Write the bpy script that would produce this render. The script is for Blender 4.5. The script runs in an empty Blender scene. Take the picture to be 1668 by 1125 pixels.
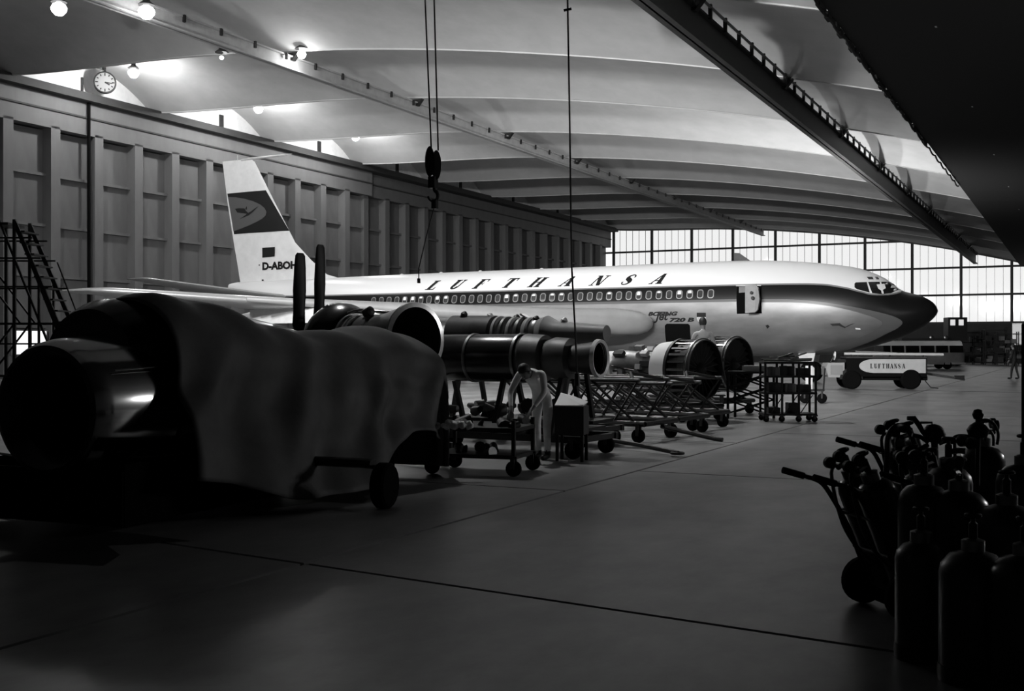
import bpy, bmesh, math, random
from mathutils import Vector, Matrix
random.seed(7)
D = bpy.data
SC = bpy.context.scene
COL = SC.collection
R = math.radians

# ------------------------------------------------------------------ camera
CAM_H, FPX, YAW = 1.62, 1860.0, R(26.5)
cam = D.cameras.new('camera'); cam.sensor_width = 36; cam.lens = FPX / 1668 * 36
cam.shift_y = 0.0015; cam.clip_end = 600; cam.clip_start = 0.05
camo = D.objects.new('camera', cam); COL.objects.link(camo)
camo.location = (0, 0, CAM_H); camo.rotation_euler = (R(90), 0, YAW)
SC.camera = camo

# ------------------------------------------------------------------ world, exposure
w = D.worlds.new('overcast_sky'); SC.world = w; w.use_nodes = True
bg = w.node_tree.nodes['Background']
bg.inputs[0].default_value = (1, 1, 1, 1); bg.inputs[1].default_value = 1.0
vs = SC.view_settings
vs.view_transform = 'Standard'; vs.look = 'None'; vs.exposure = 0.0; vs.gamma = 1.0; vs.use_curve_mapping = False
SC.cycles.max_bounces = 6
SC.cycles.diffuse_bounces = 3
SC.cycles.glossy_bounces = 3
SC.cycles.sample_clamp_indirect = 4
# portal that helps sample the sky through the end glazing
pl = D.lights.new('glazing_portal', 'AREA'); pl.shape = 'RECTANGLE'; pl.size = 52; pl.size_y = 12
pl.cycles.is_portal = True
po = D.objects.new('glazing_portal', pl); COL.objects.link(po)
po.location = (-23, 125.6, 9.7); po.rotation_euler = (R(-90), 0, 0)

LAMP_W = 500.0
FLOOD_W = 21000.0
ROOF_FILL_W = 1700.0

# ------------------------------------------------------------------ measuring helpers (real positions from sight lines)
FV = (-math.sin(YAW), math.cos(YAW)); RV = (math.cos(YAW), math.sin(YAW))
def at(u, v, Y):
    t = (u - 834) / FPX
    d = Y / (FV[1] + t * RV[1])
    return Vector(((FV[0] + t * RV[0]) * d, Y, CAM_H + (565 - v) / FPX * d))
def pd(u, v, d):
    t = (u - 834) / FPX
    return Vector(((FV[0] + t * RV[0]) * d, (FV[1] + t * RV[1]) * d, CAM_H + (565 - v) / FPX * d))

# ------------------------------------------------------------------ materials
MATS = {}
def mat(name, g, rough=0.6, metal=0.0, var=0.0, scale=4.0, bump=0.0, coat=0.0, spec=0.5, stretch=None):
    if name in MATS: return MATS[name]
    m = D.materials.new(name); m.use_nodes = True; nt = m.node_tree
    b = nt.nodes['Principled BSDF']
    b.inputs['Base Color'].default_value = (g, g, g, 1)
    b.inputs['Roughness'].default_value = rough; b.inputs['Metallic'].default_value = metal
    b.inputs['Coat Weight'].default_value = coat
    b.inputs['Specular IOR Level'].default_value = spec
    if var > 0 or bump > 0:
        tc = nt.nodes.new('ShaderNodeTexCoord'); mp = nt.nodes.new('ShaderNodeMapping')
        if stretch: mp.inputs['Scale'].default_value = stretch
        nt.links.new(tc.outputs['Object'], mp.inputs[0])
        nz = nt.nodes.new('ShaderNodeTexNoise'); nz.inputs['Scale'].default_value = scale
        nz.inputs['Detail'].default_value = 6; nz.inputs['Roughness'].default_value = 0.65
        nt.links.new(mp.outputs[0], nz.inputs['Vector'])
        if var > 0:
            mr = nt.nodes.new('ShaderNodeMapRange')
            mr.inputs[1].default_value = 0.25; mr.inputs[2].default_value = 0.75
            mr.inputs[3].default_value = g * (1 - var); mr.inputs[4].default_value = min(0.95, g * (1 + var))
            nt.links.new(nz.outputs[0], mr.inputs[0]); nt.links.new(mr.outputs[0], b.inputs['Base Color'])
        if bump > 0:
            bp = nt.nodes.new('ShaderNodeBump'); bp.inputs['Strength'].default_value = bump; bp.inputs['Distance'].default_value = 0.02
            nt.links.new(nz.outputs[0], bp.inputs['Height']); nt.links.new(bp.outputs[0], b.inputs['Normal'])
    MATS[name] = m
    return m
def emit(name, s):
    if name in MATS: return MATS[name]
    m = D.materials.new(name); m.use_nodes = True; nt = m.node_tree
    b = nt.nodes['Principled BSDF']; b.inputs['Base Color'].default_value = (.8, .8, .8, 1)
    b.inputs['Emission Color'].default_value = (1, 1, 1, 1); b.inputs['Emission Strength'].default_value = s
    MATS[name] = m; return m
def glass(name, g=0.9, gloss=0.06):
    m = D.materials.new(name); m.use_nodes = True; nt = m.node_tree
    nt.nodes.remove(nt.nodes['Principled BSDF'])
    t = nt.nodes.new('ShaderNodeBsdfTransparent'); t.inputs[0].default_value = (g, g, g, 1)
    gl = nt.nodes.new('ShaderNodeBsdfGlossy'); gl.inputs['Roughness'].default_value = 0.05
    mx = nt.nodes.new('ShaderNodeMixShader'); mx.inputs[0].default_value = gloss
    nt.links.new(t.outputs[0], mx.inputs[1]); nt.links.new(gl.outputs[0], mx.inputs[2])
    nt.links.new(mx.outputs[0], nt.nodes['Material Output'].inputs[0])
    MATS[name] = m; return m

M_WHITE = mat('white_paint', 0.80, 0.35, var=0.05, scale=1.5)
M_BLACK = mat('black_paint', 0.010, 0.5, spec=.3)
M_GLOSSBLACK = mat('gloss_black_enamel', 0.012, 0.22, var=0.3, scale=3)
M_DARKSTEEL = mat('dark_steel', 0.03, 0.5, 0.3, var=0.35, scale=6)
M_STEEL = mat('worn_steel', 0.22, 0.35, 0.85, var=0.3, scale=5)
M_BRIGHT = mat('bright_metal', 0.55, 0.22, 1.0, var=0.2, scale=4)
M_RUBBER = mat('rubber', 0.004, 0.9, spec=.06)
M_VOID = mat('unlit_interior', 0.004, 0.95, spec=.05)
M_RUBBERHOSE = mat('rubber_hose', 0.014, 0.5)
M_CHROME = mat('polished_cowl', 0.70, 0.14, 1.0, var=0.12, scale=2)
M_GREY = mat('grey_paint', 0.18, 0.5, var=0.2, scale=3)
M_LIGHTGREY = mat('light_grey_paint', 0.5, 0.5, var=0.15, scale=3)
M_SKIN = mat('skin', 0.2, 0.6)
M_HAIR = mat('dark_hair', 0.012, 0.6)
M_CLOTHWHITE = mat('white_cotton', 0.82, 0.85, var=0.15, scale=8, bump=0.3)
M_CLOTHGREY = mat('grey_cotton', 0.34, 0.85, var=0.2, scale=8, bump=0.3)
M_CLOTHDARK = mat('dark_cloth', 0.012, 0.85, var=0.2, scale=8)
M_PAPER = mat('white_paper', 0.85, 0.7)
M_BOX = mat('brown_box_board', 0.12, 0.8, var=0.2)

# ------------------------------------------------------------------ mesh builder
class MB:
    def __init__(s): s.v = []; s.f = []; s.mi = []
    def add(s, vs_, fs_, mi=0):
        o = len(s.v); s.v += [tuple(p) for p in vs_]
        s.f += [tuple(i + o for i in f) for f in fs_]; s.mi += [mi] * len(fs_)
        return s
    def box(s, c, d, rot=None, mi=0):
        x, y, z = d[0] / 2, d[1] / 2, d[2] / 2
        ps = [Vector((a, b, e)) for a in (-x, x) for b in (-y, y) for e in (-z, z)]
        if rot is not None: ps = [rot @ p for p in ps]
        c = Vector(c); ps = [p + c for p in ps]
        return s.add(ps, [(0, 1, 3, 2), (4, 6, 7, 5), (0, 4, 5, 1), (2, 3, 7, 6), (0, 2, 6, 4), (1, 5, 7, 3)], mi)
    def bar(s, p, q, a, b, mi=0):
        p, q = Vector(p), Vector(q); d = q - p
        rot = d.to_track_quat('X', 'Z').to_matrix()
        return s.box((p + q) / 2, (d.length, a, b), rot, mi)
    def tube(s, path, r, n=8, closed=False, mi=0):
        P = [Vector(p) for p in path]; k = len(P)
        rr = r if isinstance(r, (list, tuple)) else [r] * k
        ts = []
        for i in range(k):
            a = P[(i - 1) % k] if closed or i > 0 else P[i]
            b = P[(i + 1) % k] if closed or i < k - 1 else P[i]
            ts.append((b - a).normalized())
        up = Vector((0, 0, 1)) if abs(ts[0].z) < .9 else Vector((1, 0, 0))
        nrm = (up - ts[0] * up.dot(ts[0])).normalized()
        vs_ = []
        for i in range(k):
            nrm = (nrm - ts[i] * nrm.dot(ts[i])).normalized(); bn = ts[i].cross(nrm)
            for j in range(n):
                a = 2 * math.pi * j / n
                vs_.append(P[i] + (nrm * math.cos(a) + bn * math.sin(a)) * rr[i])
        fs_ = []
        for i in range(k if closed else k - 1):
            i2 = (i + 1) % k
            for j in range(n):
                j2 = (j + 1) % n
                fs_.append((i * n + j, i * n + j2, i2 * n + j2, i2 * n + j))
        if not closed:
            fs_.append(tuple(range(n))[::-1]); fs_.append(tuple((k - 1) * n + j for j in range(n)))
        return s.add(vs_, fs_, mi)
    def lathe(s, prof, org=(0, 0, 0), axis=(1, 0, 0), n=32, mi=0, caps=True, a0=0, a1=360):
        ax = Vector(axis).normalized(); org = Vector(org)
        up = Vector((0, 0, 1)) if abs(ax.z) < .9 else Vector((1, 0, 0))
        e1 = (up - ax * up.dot(ax)).normalized(); e2 = ax.cross(e1)
        full = abs(a1 - a0) >= 359.9; m = n if full else n + 1
        vs_ = []
        for t, r in prof:
            for j in range(m):
                a = R(a0 + (a1 - a0) * j / n)
                vs_.append(org + ax * t + (e1 * math.cos(a) + e2 * math.sin(a)) * max(r, 1e-4))
        fs_ = []
        for i in range(len(prof) - 1):
            for j in range(n):
                j2 = (j + 1) % m
                fs_.append((i * m + j, i * m + j2, (i + 1) * m + j2, (i + 1) * m + j))
        if caps and full:
            if prof[0][1] > 1e-3: fs_.append(tuple(range(m))[::-1])
            if prof[-1][1] > 1e-3: fs_.append(tuple((len(prof) - 1) * m + j for j in range(m)))
        return s.add(vs_, fs_, mi)
    def loft(s, rings, caps=True, mi=0, closed=True):
        n = len(rings[0]); vs_ = [p for r_ in rings for p in r_]; fs_ = []
        for i in range(len(rings) - 1):
            for j in range(n if closed else n - 1):
                j2 = (j + 1) % n
                fs_.append((i * n + j, i * n + j2, (i + 1) * n + j2, (i + 1) * n + j))
        if caps and closed:
            fs_.append(tuple(range(n))[::-1]); fs_.append(tuple((len(rings) - 1) * n + j for j in range(n)))
        return s.add(vs_, fs_, mi)
    def prism(s, poly, a, b, mi=0):
        """poly: list of 3d points of one face; b-a: extrusion vector from offset a to b"""
        n = len(poly); a, b = Vector(a), Vector(b)
        vs_ = [Vector(p) + a for p in poly] + [Vector(p) + b for p in poly]
        fs_ = [tuple(range(n))[::-1], tuple(range(n, 2 * n))] + [(i, (i + 1) % n, (i + 1) % n + n, i + n) for i in range(n)]
        return s.add(vs_, fs_, mi)
    def mesh(s, name, mats, smooth=None, off=(0, 0, 0)):
        me = D.meshes.new(name); o = Vector(off)
        me.from_pydata([tuple(Vector(p) - o) for p in s.v], [], s.f)
        for m in (mats if isinstance(mats, (list, tuple)) else [mats]): me.materials.append(m)
        if any(s.mi): me.polygons.foreach_set('material_index', s.mi)
        bm = bmesh.new(); bm.from_mesh(me); bmesh.ops.recalc_face_normals(bm, faces=bm.faces); bm.to_mesh(me); bm.free()
        if smooth is not None:
            me.polygons.foreach_set('use_smooth', [True] * len(me.polygons))
            me.set_sharp_from_angle(angle=R(smooth))
        me.update()
        return me
    def build(s, name, mats, parent=None, smooth=None, world=True):
        off = wloc(parent) if (parent is not None and world) else (0, 0, 0)
        return put(name, s.mesh(name, mats, smooth, off), parent)
def wloc(o):
    p = Vector((0, 0, 0))
    while o is not None: p = p + o.location; o = o.parent
    return p
def put(name, me, parent=None, loc=None, rz=None):
    o = D.objects.new(name, me); COL.objects.link(o)
    if parent is not None: o.parent = parent
    if loc is not None: o.location = loc
    if rz is not None: o.rotation_euler = (0, 0, rz)
    return o
def tag(o, label=None, cat=None, group=None, kind=None):
    if label: o['label'] = label
    if cat: o['category'] = cat
    if group: o['group'] = group
    if kind: o['kind'] = kind
    return o
def thing(name, label, cat, loc=(0, 0, 0), rz=0, group=None):
    o = D.objects.new(name, None); COL.objects.link(o); o.empty_display_size = .2
    o.location = loc; o.rotation_euler = (0, 0, rz)
    return tag(o, label, cat, group)
def struct(name, loc=(0, 0, 0)):
    o = D.objects.new(name, None); COL.objects.link(o); o.location = loc; o['kind'] = 'structure'
    return o
def copy_tree(o, parent=None):
    c = o.copy(); COL.objects.link(c); c.parent = parent
    for ch in list(o.children): copy_tree(ch, c)
    return c

def lin(x, pts):
    if x <= pts[0][0]: return pts[0][1]
    for (a, b), (c, d) in zip(pts, pts[1:]):
        if x <= c: return b + (d - b) * (x - a) / (c - a)
    return pts[-1][1]
def smooth_pts(x, pts):
    """Catmull-Rom through pts sorted on x"""
    n = len(pts)
    if x <= pts[0][0]: return pts[0][1]
    if x >= pts[-1][0]: return pts[-1][1]
    for i in range(n - 1):
        if x <= pts[i + 1][0]:
            x0, y0 = pts[i]; x1, y1 = pts[i + 1]
            def tan(k):
                a = pts[max(k - 1, 0)]; b = pts[min(k + 1, n - 1)]
                return (b[1] - a[1]) / (b[0] - a[0])
            h = x1 - x0; t = (x - x0) / h
            m0, m1 = tan(i) * h, tan(i + 1) * h
            return ((2 * t**3 - 3 * t**2 + 1) * y0 + (t**3 - 2 * t**2 + t) * m0 + (-2 * t**3 + 3 * t**2) * y1 + (t**3 - t**2) * m1)

# ================================================================== THE HANGAR
XW = -49.0          # face plane of the tall door leaves at the left
YE = 125.0          # glazed end wall
YB = -10.0          # wall behind the camera
XR = 9.0            # right wall
BAY = 10.5
RIBPTS = [(-50, 15.52), (-47.3, 15.32), (-43, 15.17), (-39, 15.07), (-35.5, 14.93), (-28.9, 14.40), (-23, 13.70), (-17.7, 12.87), (-13, 11.98), (-9.35, 11.15), (-5.7, 10.25), (-3, 9.5)]
def rib_z(X): return smooth_pts(X, RIBPTS)

# floor: ground base and concrete slabs with open joints
M_CONC = mat('floor_concrete', 0.20, 0.34, var=0.6, scale=1.0, bump=0.06, stretch=(1, .55, 1))
M_JOINT = mat('floor_joint', 0.02, 0.9)
floor = MB().box(((XW + XR) / 2, (YB + YE) / 2, -0.30), (XR - XW + 4, YE - YB + 1, 0.5)).build('floor', M_JOINT)
tag(floor, 'worn concrete hangar floor cast in large slabs', kind='structure')
cols = [-50.0, -43.0, -35.4, -27.8, -20.2, -12.8, -5.2, 2.2, 9.6]
g = 0.024
for a, b in zip(cols, cols[1:]):
    left = b <= -5.1
    ys = [YB, -0.8, 6.7, 11.8 if left else 14.1] + [(19.0 if left else 21.5) + 7.4 * k for k in range(14)] + [YE + .3]
    ys = [y for y in ys if y <= YE + .3]
    for c, d in zip(ys, ys[1:]):
        # the joint in front of the camera runs slightly askew
        sk = lambda x, y: y + ((-0.14) * (x + 3.4) if abs(y - 6.7) < .1 and -13 < x < 3 else 0)
        top = [(a + g, sk(a, c) + g), (b - g, sk(b, c) + g), (b - g, sk(b, d) - g), (a + g, sk(a, d) - g)]
        m = MB().prism([(x, y, 0) for x, y in top], (0, 0, -0.05), (0, 0, 0))
        m.build('slab', M_CONC, floor)
# thin inlaid channel across the far floor, beneath the nose
for y0 in (44.6,):
    MB().box((-12, y0, 0.002), (34, 0.14, 0.008)).build('floor_channel', M_JOINT, floor)
# stains: oil patches with their own outline
M_OIL = mat('oil_stain', 0.035, 0.35, var=0.4, scale=3)
for (x, y, rx, ry) in ((-8.4, 6.6, 1.7, 1.1), (-8.0, 10.2, 1.2, 1.0)):
    n = 22; ph = random.random() * 6
    pts = [(x + rx * math.cos(2 * math.pi * k / n) * (1 + .25 * math.sin(3 * k + ph) * math.sin(k)),
            y + ry * math.sin(2 * math.pi * k / n) * (1 + .25 * math.cos(2 * k + ph)), 0.002) for k in range(n)]
    MB().add(pts, [tuple(range(n))]).build('oil_stain', M_OIL, floor)

# apron outside
apron = MB().box((-20, YE + 60, -0.35), (260, 118, 0.5)).build('ground_apron', mat('apron', .35, .9))
tag(apron, 'pale concrete apron outside the end glazing', kind='structure')

# ceiling: cylindrical concrete shells between ribs
M_CEIL = mat('whitewashed_concrete_shell', 0.44, 0.85, var=0.10, scale=0.8, bump=0.15)
ceil = struct('ceiling'); ceil['label'] = 'whitewashed concrete shell roof in transverse barrel bays'
RIBS = [40.5 + BAY * k for k in range(-5, 9)]
def rise(X): return lin(X, [(-50, 1.87), (-3, .65)])
def vault_z(X, Y):
    q = ((Y - RIBS[0]) % BAY) / BAY * 2 - 1
    return rib_z(X) + rise(X) * (1 - q * q)
xs = [XW - .4 + (-3.2 - XW + .4) * i / 40 for i in range(41)]
for Y0 in RIBS[:-1]:
    m = MB(); nY = 16; vs_ = []
    for i, x in enumerate(xs):
        for j in range(nY + 1):
            q = j / nY * 2 - 1
            vs_.append((x, Y0 + BAY * j / nY, rib_z(x) + rise(x) * (1 - q * q)))
    fs_ = [(i * (nY + 1) + j, (i + 1) * (nY + 1) + j, (i + 1) * (nY + 1) + j + 1, i * (nY + 1) + j + 1) for i in range(len(xs) - 1) for j in range(nY)]
    m.add(vs_, fs_).build('vault_shell', M_CEIL, ceil, 30)
for Y0 in RIBS:
    m = MB()
    rings = [[(x, Y0 - .08, rib_z(x) + .04), (x, Y0 - .06, rib_z(x) - .02), (x, Y0 + .06, rib_z(x) - .02), (x, Y0 + .08, rib_z(x) + .04)] for x in xs]
    m.loft(rings).build('rib', M_CEIL, ceil, 30)

# left wall: tall sliding door leaves of framed panels
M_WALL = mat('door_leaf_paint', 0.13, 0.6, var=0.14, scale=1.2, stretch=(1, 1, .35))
M_WALLFAR = mat('door_leaf_shade_tone', 0.10, 0.6, var=0.14, scale=1.2, stretch=(1, 1, .35))  # darker copy of the leaf paint: shade on the far leaves put into colour
M_BEAM = mat('door_head_beam', 0.022, 0.7, var=0.2, scale=2)
M_LUN = mat('lunette_plaster', 0.78, 0.85, var=0.12, scale=1.5)
wl = struct('wall_left'); wl['label'] = 'tall hangar door leaves divided into recessed panels, lunettes above'
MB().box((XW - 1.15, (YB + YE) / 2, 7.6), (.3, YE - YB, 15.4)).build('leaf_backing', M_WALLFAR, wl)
MB().box((XW - .55, (YB + YE) / 2, 16.6), (.4, YE - YB, 2.6)).build('lunette_wall', M_LUN, wl)
PY0, PIT = 44.0 - 3.01 * 18, 3.01
ROWS = [0.35, 2.7, 5.4, 8.1, 10.8, 13.27]
bays = [PY0 + PIT * k for k in range(45)]
mesh_cache = {}
def shared_box(key, dims, m):
    if key not in mesh_cache: mesh_cache[key] = MB().box((0, 0, 0), dims).mesh(key, m)
    return mesh_cache[key]
YSPLIT = 74.1
def leaf_x(y): return XW if y < YSPLIT else XW - .35
for y in bays:
    if y > YE - 1: break
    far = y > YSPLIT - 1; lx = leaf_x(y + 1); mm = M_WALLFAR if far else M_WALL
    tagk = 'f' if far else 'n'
    wide = 0.62
    # pilaster to the near side of the panel column
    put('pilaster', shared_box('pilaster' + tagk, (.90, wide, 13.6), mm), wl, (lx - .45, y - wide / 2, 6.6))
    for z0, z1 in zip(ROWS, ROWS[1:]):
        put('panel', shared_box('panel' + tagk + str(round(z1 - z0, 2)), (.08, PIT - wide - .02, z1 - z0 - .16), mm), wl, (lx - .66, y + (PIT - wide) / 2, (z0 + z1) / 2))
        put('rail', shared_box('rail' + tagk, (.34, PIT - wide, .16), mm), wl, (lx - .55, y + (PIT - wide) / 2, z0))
for a, b, far in ((YB, YSPLIT, False), (YSPLIT, YE, True)):
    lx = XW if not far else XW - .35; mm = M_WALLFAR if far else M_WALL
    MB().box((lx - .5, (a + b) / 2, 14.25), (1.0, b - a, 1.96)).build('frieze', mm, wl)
    MB().box((lx + .04, (a + b) / 2, 14.22), (.10, b - a, .09)).build('ledge', M_BEAM, wl)
MB().box((XW + .02, (YB + YE) / 2, 15.27), (1.1, YE - YB, .42)).build('head_beam', M_BEAM, wl)
MB().tube([(XW + .12, 45.85, 0), (XW + .12, 45.85, 15.1)], .09).build('downpipe', M_VOID, wl, 40)
for k in range(-1, 7):
    yc = 45.75 + BAY * k
    MB().box((XW - .30, yc + .9 * (k > 0), 16.05), (.12, .34 if k else .10, .85)).build('vent', M_DARKSTEEL, wl)
# bright glazed hatch low in the nearest visible leaf
hatch = at(40, 556, 41.0)
hw_ = MB().box((XW + .05, 41.9, 1.85), (.12, 2.3, 1.35)).build('window_2', mat('window_frame', .1)); tag(hw_, kind='structure')
MB().box((XW + .12, 41.9, 1.85), (.04, 2.1, 1.2)).build('pane', emit('daylit_window', .85), hw_)

# end wall with daylight glazing
M_MULL = mat('mullion_steel', 0.02, 0.6)
M_PANE = glass('hazy_window_glass', .95, .012)
we = struct('wall_end'); we['label'] = 'glazed end wall of tall panes between dark steel mullions'
ZT = [4.1, 6.95, 9.75, 12.65, 17.4]
MX = [-49.0] + [-44.3 + 4.757 * k for k in range(12)]
PW = 4.757 / 6
for x in MX:
    put('mullion', shared_box('mullion', (.26, .30, 13.6), M_MULL), we, (x, YE, 4.1 + 6.8))
for z in ZT[:-1]:
    MB().box((-20, YE, z), (60, .22, .20)).build('transom', M_MULL, we)
for z0, z1 in zip(ZT, ZT[1:]):
    for a, b in zip(MX, MX[1:]):
        if rib_z((a + b) / 2) + .3 < z0: continue
        n = 6; ww = (b - a) / n
        for k in range(n):
            xc = a + ww * (k + .5)
            put('pane', shared_box('pane%.2f%.2f' % (ww, z1 - z0), (ww - .05, .02, z1 - z0 - .1), M_PANE), we, (xc, YE, (z0 + z1) / 2))
            if k: put('glazing_bar', shared_box('bar%.2f' % (z1 - z0), (.045, .05, z1 - z0), M_STEEL), we, (a + ww * k, YE, (z0 + z1) / 2))
M_LOWWALL = mat('end_wall_boarding', 0.035, 0.8, var=0.3, scale=1)
for k in range(24):
    x = -49 + 2.42 * k + 1.2
    put('boarding_panel', shared_box('boarding', (2.42, .25, 4.0), M_LOWWALL), we, (x, YE, 2.0))
# gable strip that closes the shell above the panes
m = MB(); xx = xs
m.loft([[(x, YE - .2, rib_z(x) - .16), (x, YE + .3, rib_z(x) - .16), (x, YE + .3, rib_z(x) + 2.4), (x, YE - .2, rib_z(x) + 2.4)] for x in xx]).build('gable_strip', M_BEAM, we)
win = MB().box((-5.75, YE - .16, 2.9), (.9, .06, 2.2)).build('window_3', M_STEEL); tag(win, kind='structure')
for z in (2.35, 3.45): MB().box((-5.75, YE - .2, z), (.8, .04, .9)).build('pane', emit('daylit_window_dim', .35), win)

# right and rear walls, low dark gallery over the camera's right
M_DARKWALL = mat('sooty_wall', 0.12, 0.85, var=0.2)
o = MB().box((XR + .3, (YB + YE) / 2, 6), (.4, YE - YB, 12)).build('wall_right', M_DARKWALL); tag(o, kind='structure')
o = MB().box(((XR + XW) / 2, YB - .3, 9), (XR - XW + 1, .4, 19)).build('wall_back', M_DARKWALL); tag(o, kind='structure')
gal = struct('trim_1'); gal['label'] = 'dark gallery slab with a ragged edge along the low side of the roof'
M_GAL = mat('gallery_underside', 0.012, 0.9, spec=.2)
GX, GZ = -5.35, 9.55
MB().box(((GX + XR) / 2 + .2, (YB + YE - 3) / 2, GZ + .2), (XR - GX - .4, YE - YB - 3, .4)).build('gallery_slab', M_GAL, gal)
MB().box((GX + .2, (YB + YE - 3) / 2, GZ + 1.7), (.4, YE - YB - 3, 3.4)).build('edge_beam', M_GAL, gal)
me_clip = MB().box((0, 0, 0), (.10, .42, .16)).mesh('cable_clip', M_GAL)
for k in range(70):
    y = 9 + k * .55 + random.uniform(-.1, .1)
    c = put('cable_clip', me_clip, gal, (GX - .04 - random.random() * .05, y, GZ + random.uniform(-.06, .10)))
m = MB()
for k in range(26):
    y = 8 + k * 2.0
    m.tube([(GX - .05, y + 2.0 * t / 6, GZ - .02 - .10 * math.sin(math.pi * t / 6)) for t in range(7)], .035, 6)
m.build('festoon_cable', M_GAL, gal)

# ------------------------------------------------------------------ hangar lamps
M_BULB = emit('lamp_glow', 14.0)
def lamp(p, label, power=LAMP_W, top=None, size=.30, name='hangar_lamp', grp='lit lamps under the shell roof'):
    x, y, z = p
    t = thing(name, label, 'lamp', (x, y, z), 0, grp)
    zt = (top if top is not None else rib_z(x) - .05) - z
    if zt > .55: MB().tube([(0, 0, .5), (0, 0, zt)], .035, 8).build('stem', M_BLACK, t, 40, False)
    MB().lathe([(.50, .09), (.42, .12), (.34, .14), (.22, .30), (.20, .30), (.32, .12)], (0, 0, 0), (0, 0, 1), 20, caps=False).build('shade', M_DARKSTEEL, t, 40, False)
    MB().lathe([(-size, .001), (-size * .85, size * .5), (-size * .4, size * .9), (0, size), (size * .4, size * .8), (size * .7, size * .35)], (0, 0, -.02), (0, 0, 1), 16).build('bulb', M_BULB, t, 80, False)
    if power > 0:
        li = D.lights.new('lamp_light', 'POINT'); li.energy = power; li.shadow_soft_size = .25
        lo = D.objects.new('lamp_light', li); COL.objects.link(lo); lo.parent = t; lo.location = (0, 0, -size - .3)
    return t
for yy_, lab in ((45.56, 'glowing lamp before the lunette just right of the wall clock'), (55.9, 'glowing lamp before the second lunette, right of the clock lamp'), (66.4, 'lamp behind the rib at the third lunette, only its glow showing')):
    lamp((-45.3, yy_, 16.3), lab, LAMP_W * 2.2, top=rib_z(-45.3) + 1.68)
lamp((-30.2, 31.0, 13.75), 'large glare of a lamp at the upper end of the long runway beam', LAMP_W * .25)
lamp((-34.6, 31.0, 14.45), 'bright lamp in the upper left corner of the picture', LAMP_W * .25)
l3 = lamp((-30.3, 40.3, 14.35), 'small bright lamp beside the runway beam bracket', LAMP_W * .2, size=.2)
def added_flood(p, aim, label, power=None):  # lamps added out of view to light the fuselage
    """added box floodlight on a bracket under a rib, turned to brighten the aircraft"""
    x, y, z = p
    t = thing('floodlight', label, 'lamp', p, 0, 'added floodlights on long stems')
    d = (Vector(aim) - Vector(p)).normalized(); q = d.to_track_quat('-Z', 'Y').to_matrix()
    MB().tube([(0, 0, .1), (0, 0, vault_z(x, y) + .05 - z)], .04, 8).build('stem', M_BLACK, t, 40, False)
    MB().lathe([(.12, .12), (.05, .20), (-.12, .34), (-.14, .34), (.02, .16)], (0, 0, 0), -d, 20, caps=False).build('reflector', M_DARKSTEEL, t, 40, False)
    MB().lathe([(-.10, .02), (-.06, .09), (.04, .10), (.08, .03)], (0, 0, 0), -d, 14).build('bulb', M_BULB, t, 60, False)
    li = D.lights.new('added_flood_light', 'SPOT'); li.energy = power or FLOOD_W; li.spot_size = R(68); li.spot_blend = 1.0; li.shadow_soft_size = .3
    lo = D.objects.new('added_flood_light', li); COL.objects.link(lo); lo.parent = t; lo.location = d * .35
    lo.rotation_euler = q.to_euler()
for x, ax_, lab in ((-27.0, -38.0, 'added floodlight on a long stem beside the lit runway beam, aimed at the tail'), (-21.0, -30.0, 'added floodlight on a long stem over the open floor, aimed at the rear cabin'), (-15.5, -22.0, 'added floodlight on a long stem over the engine row, aimed at the airline name'), (-11.0, -13.0, 'added floodlight on a long stem near the dark runway beam, aimed at the nose')):
    added_flood((x, 15.0, 10.5 if x < -20 else 9.4), (ax_, 53.6, .3 if x < -20 else 2.2), lab, FLOOD_W * (1.4 if x > -12 else 1.05 if x > -20 else .95))
# deep-shaded pendants, added out of view to brighten the engine row from above
def pendant(p, label, power, cone):
    x, y, z = p
    t = thing('added_pendant_lamp', label, 'lamp', p, 0, 'added deep-shaded pendants over the engine row')
    MB().tube([(0, 0, .3), (0, 0, vault_z(x, y) + .05 - z)], .03, 8).build('stem', M_BLACK, t, 40, False)
    MB().lathe([(.34, .08), (.25, .20), (-.05, .32), (-.25, .36), (-.24, .34), (-.03, .29), (.2, .17)], (0, 0, 0), (0, 0, 1), 24, caps=False).build('shade', M_DARKSTEEL, t, 40, False)
    MB().lathe([(-.10, .02), (-.06, .10), (.04, .11), (.12, .04)], (0, 0, 0), (0, 0, 1), 14).build('bulb', M_BULB, t, 60, False)
    li = D.lights.new('added_pendant_light', 'SPOT'); li.energy = power; li.spot_size = R(cone); li.spot_blend = .7; li.shadow_soft_size = .3
    lo = D.objects.new('added_pendant_light', li); COL.objects.link(lo); lo.parent = t; lo.location = (0, 0, -.15)
pendant((-11.8, 27.5, 11.25), 'added deep-shaded pendant over the turbofans', 4200, 112)
pendant((-11.6, 17.6, 10.9), 'added deep-shaded pendant over the black-cowled engine', 2700, 88)
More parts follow.
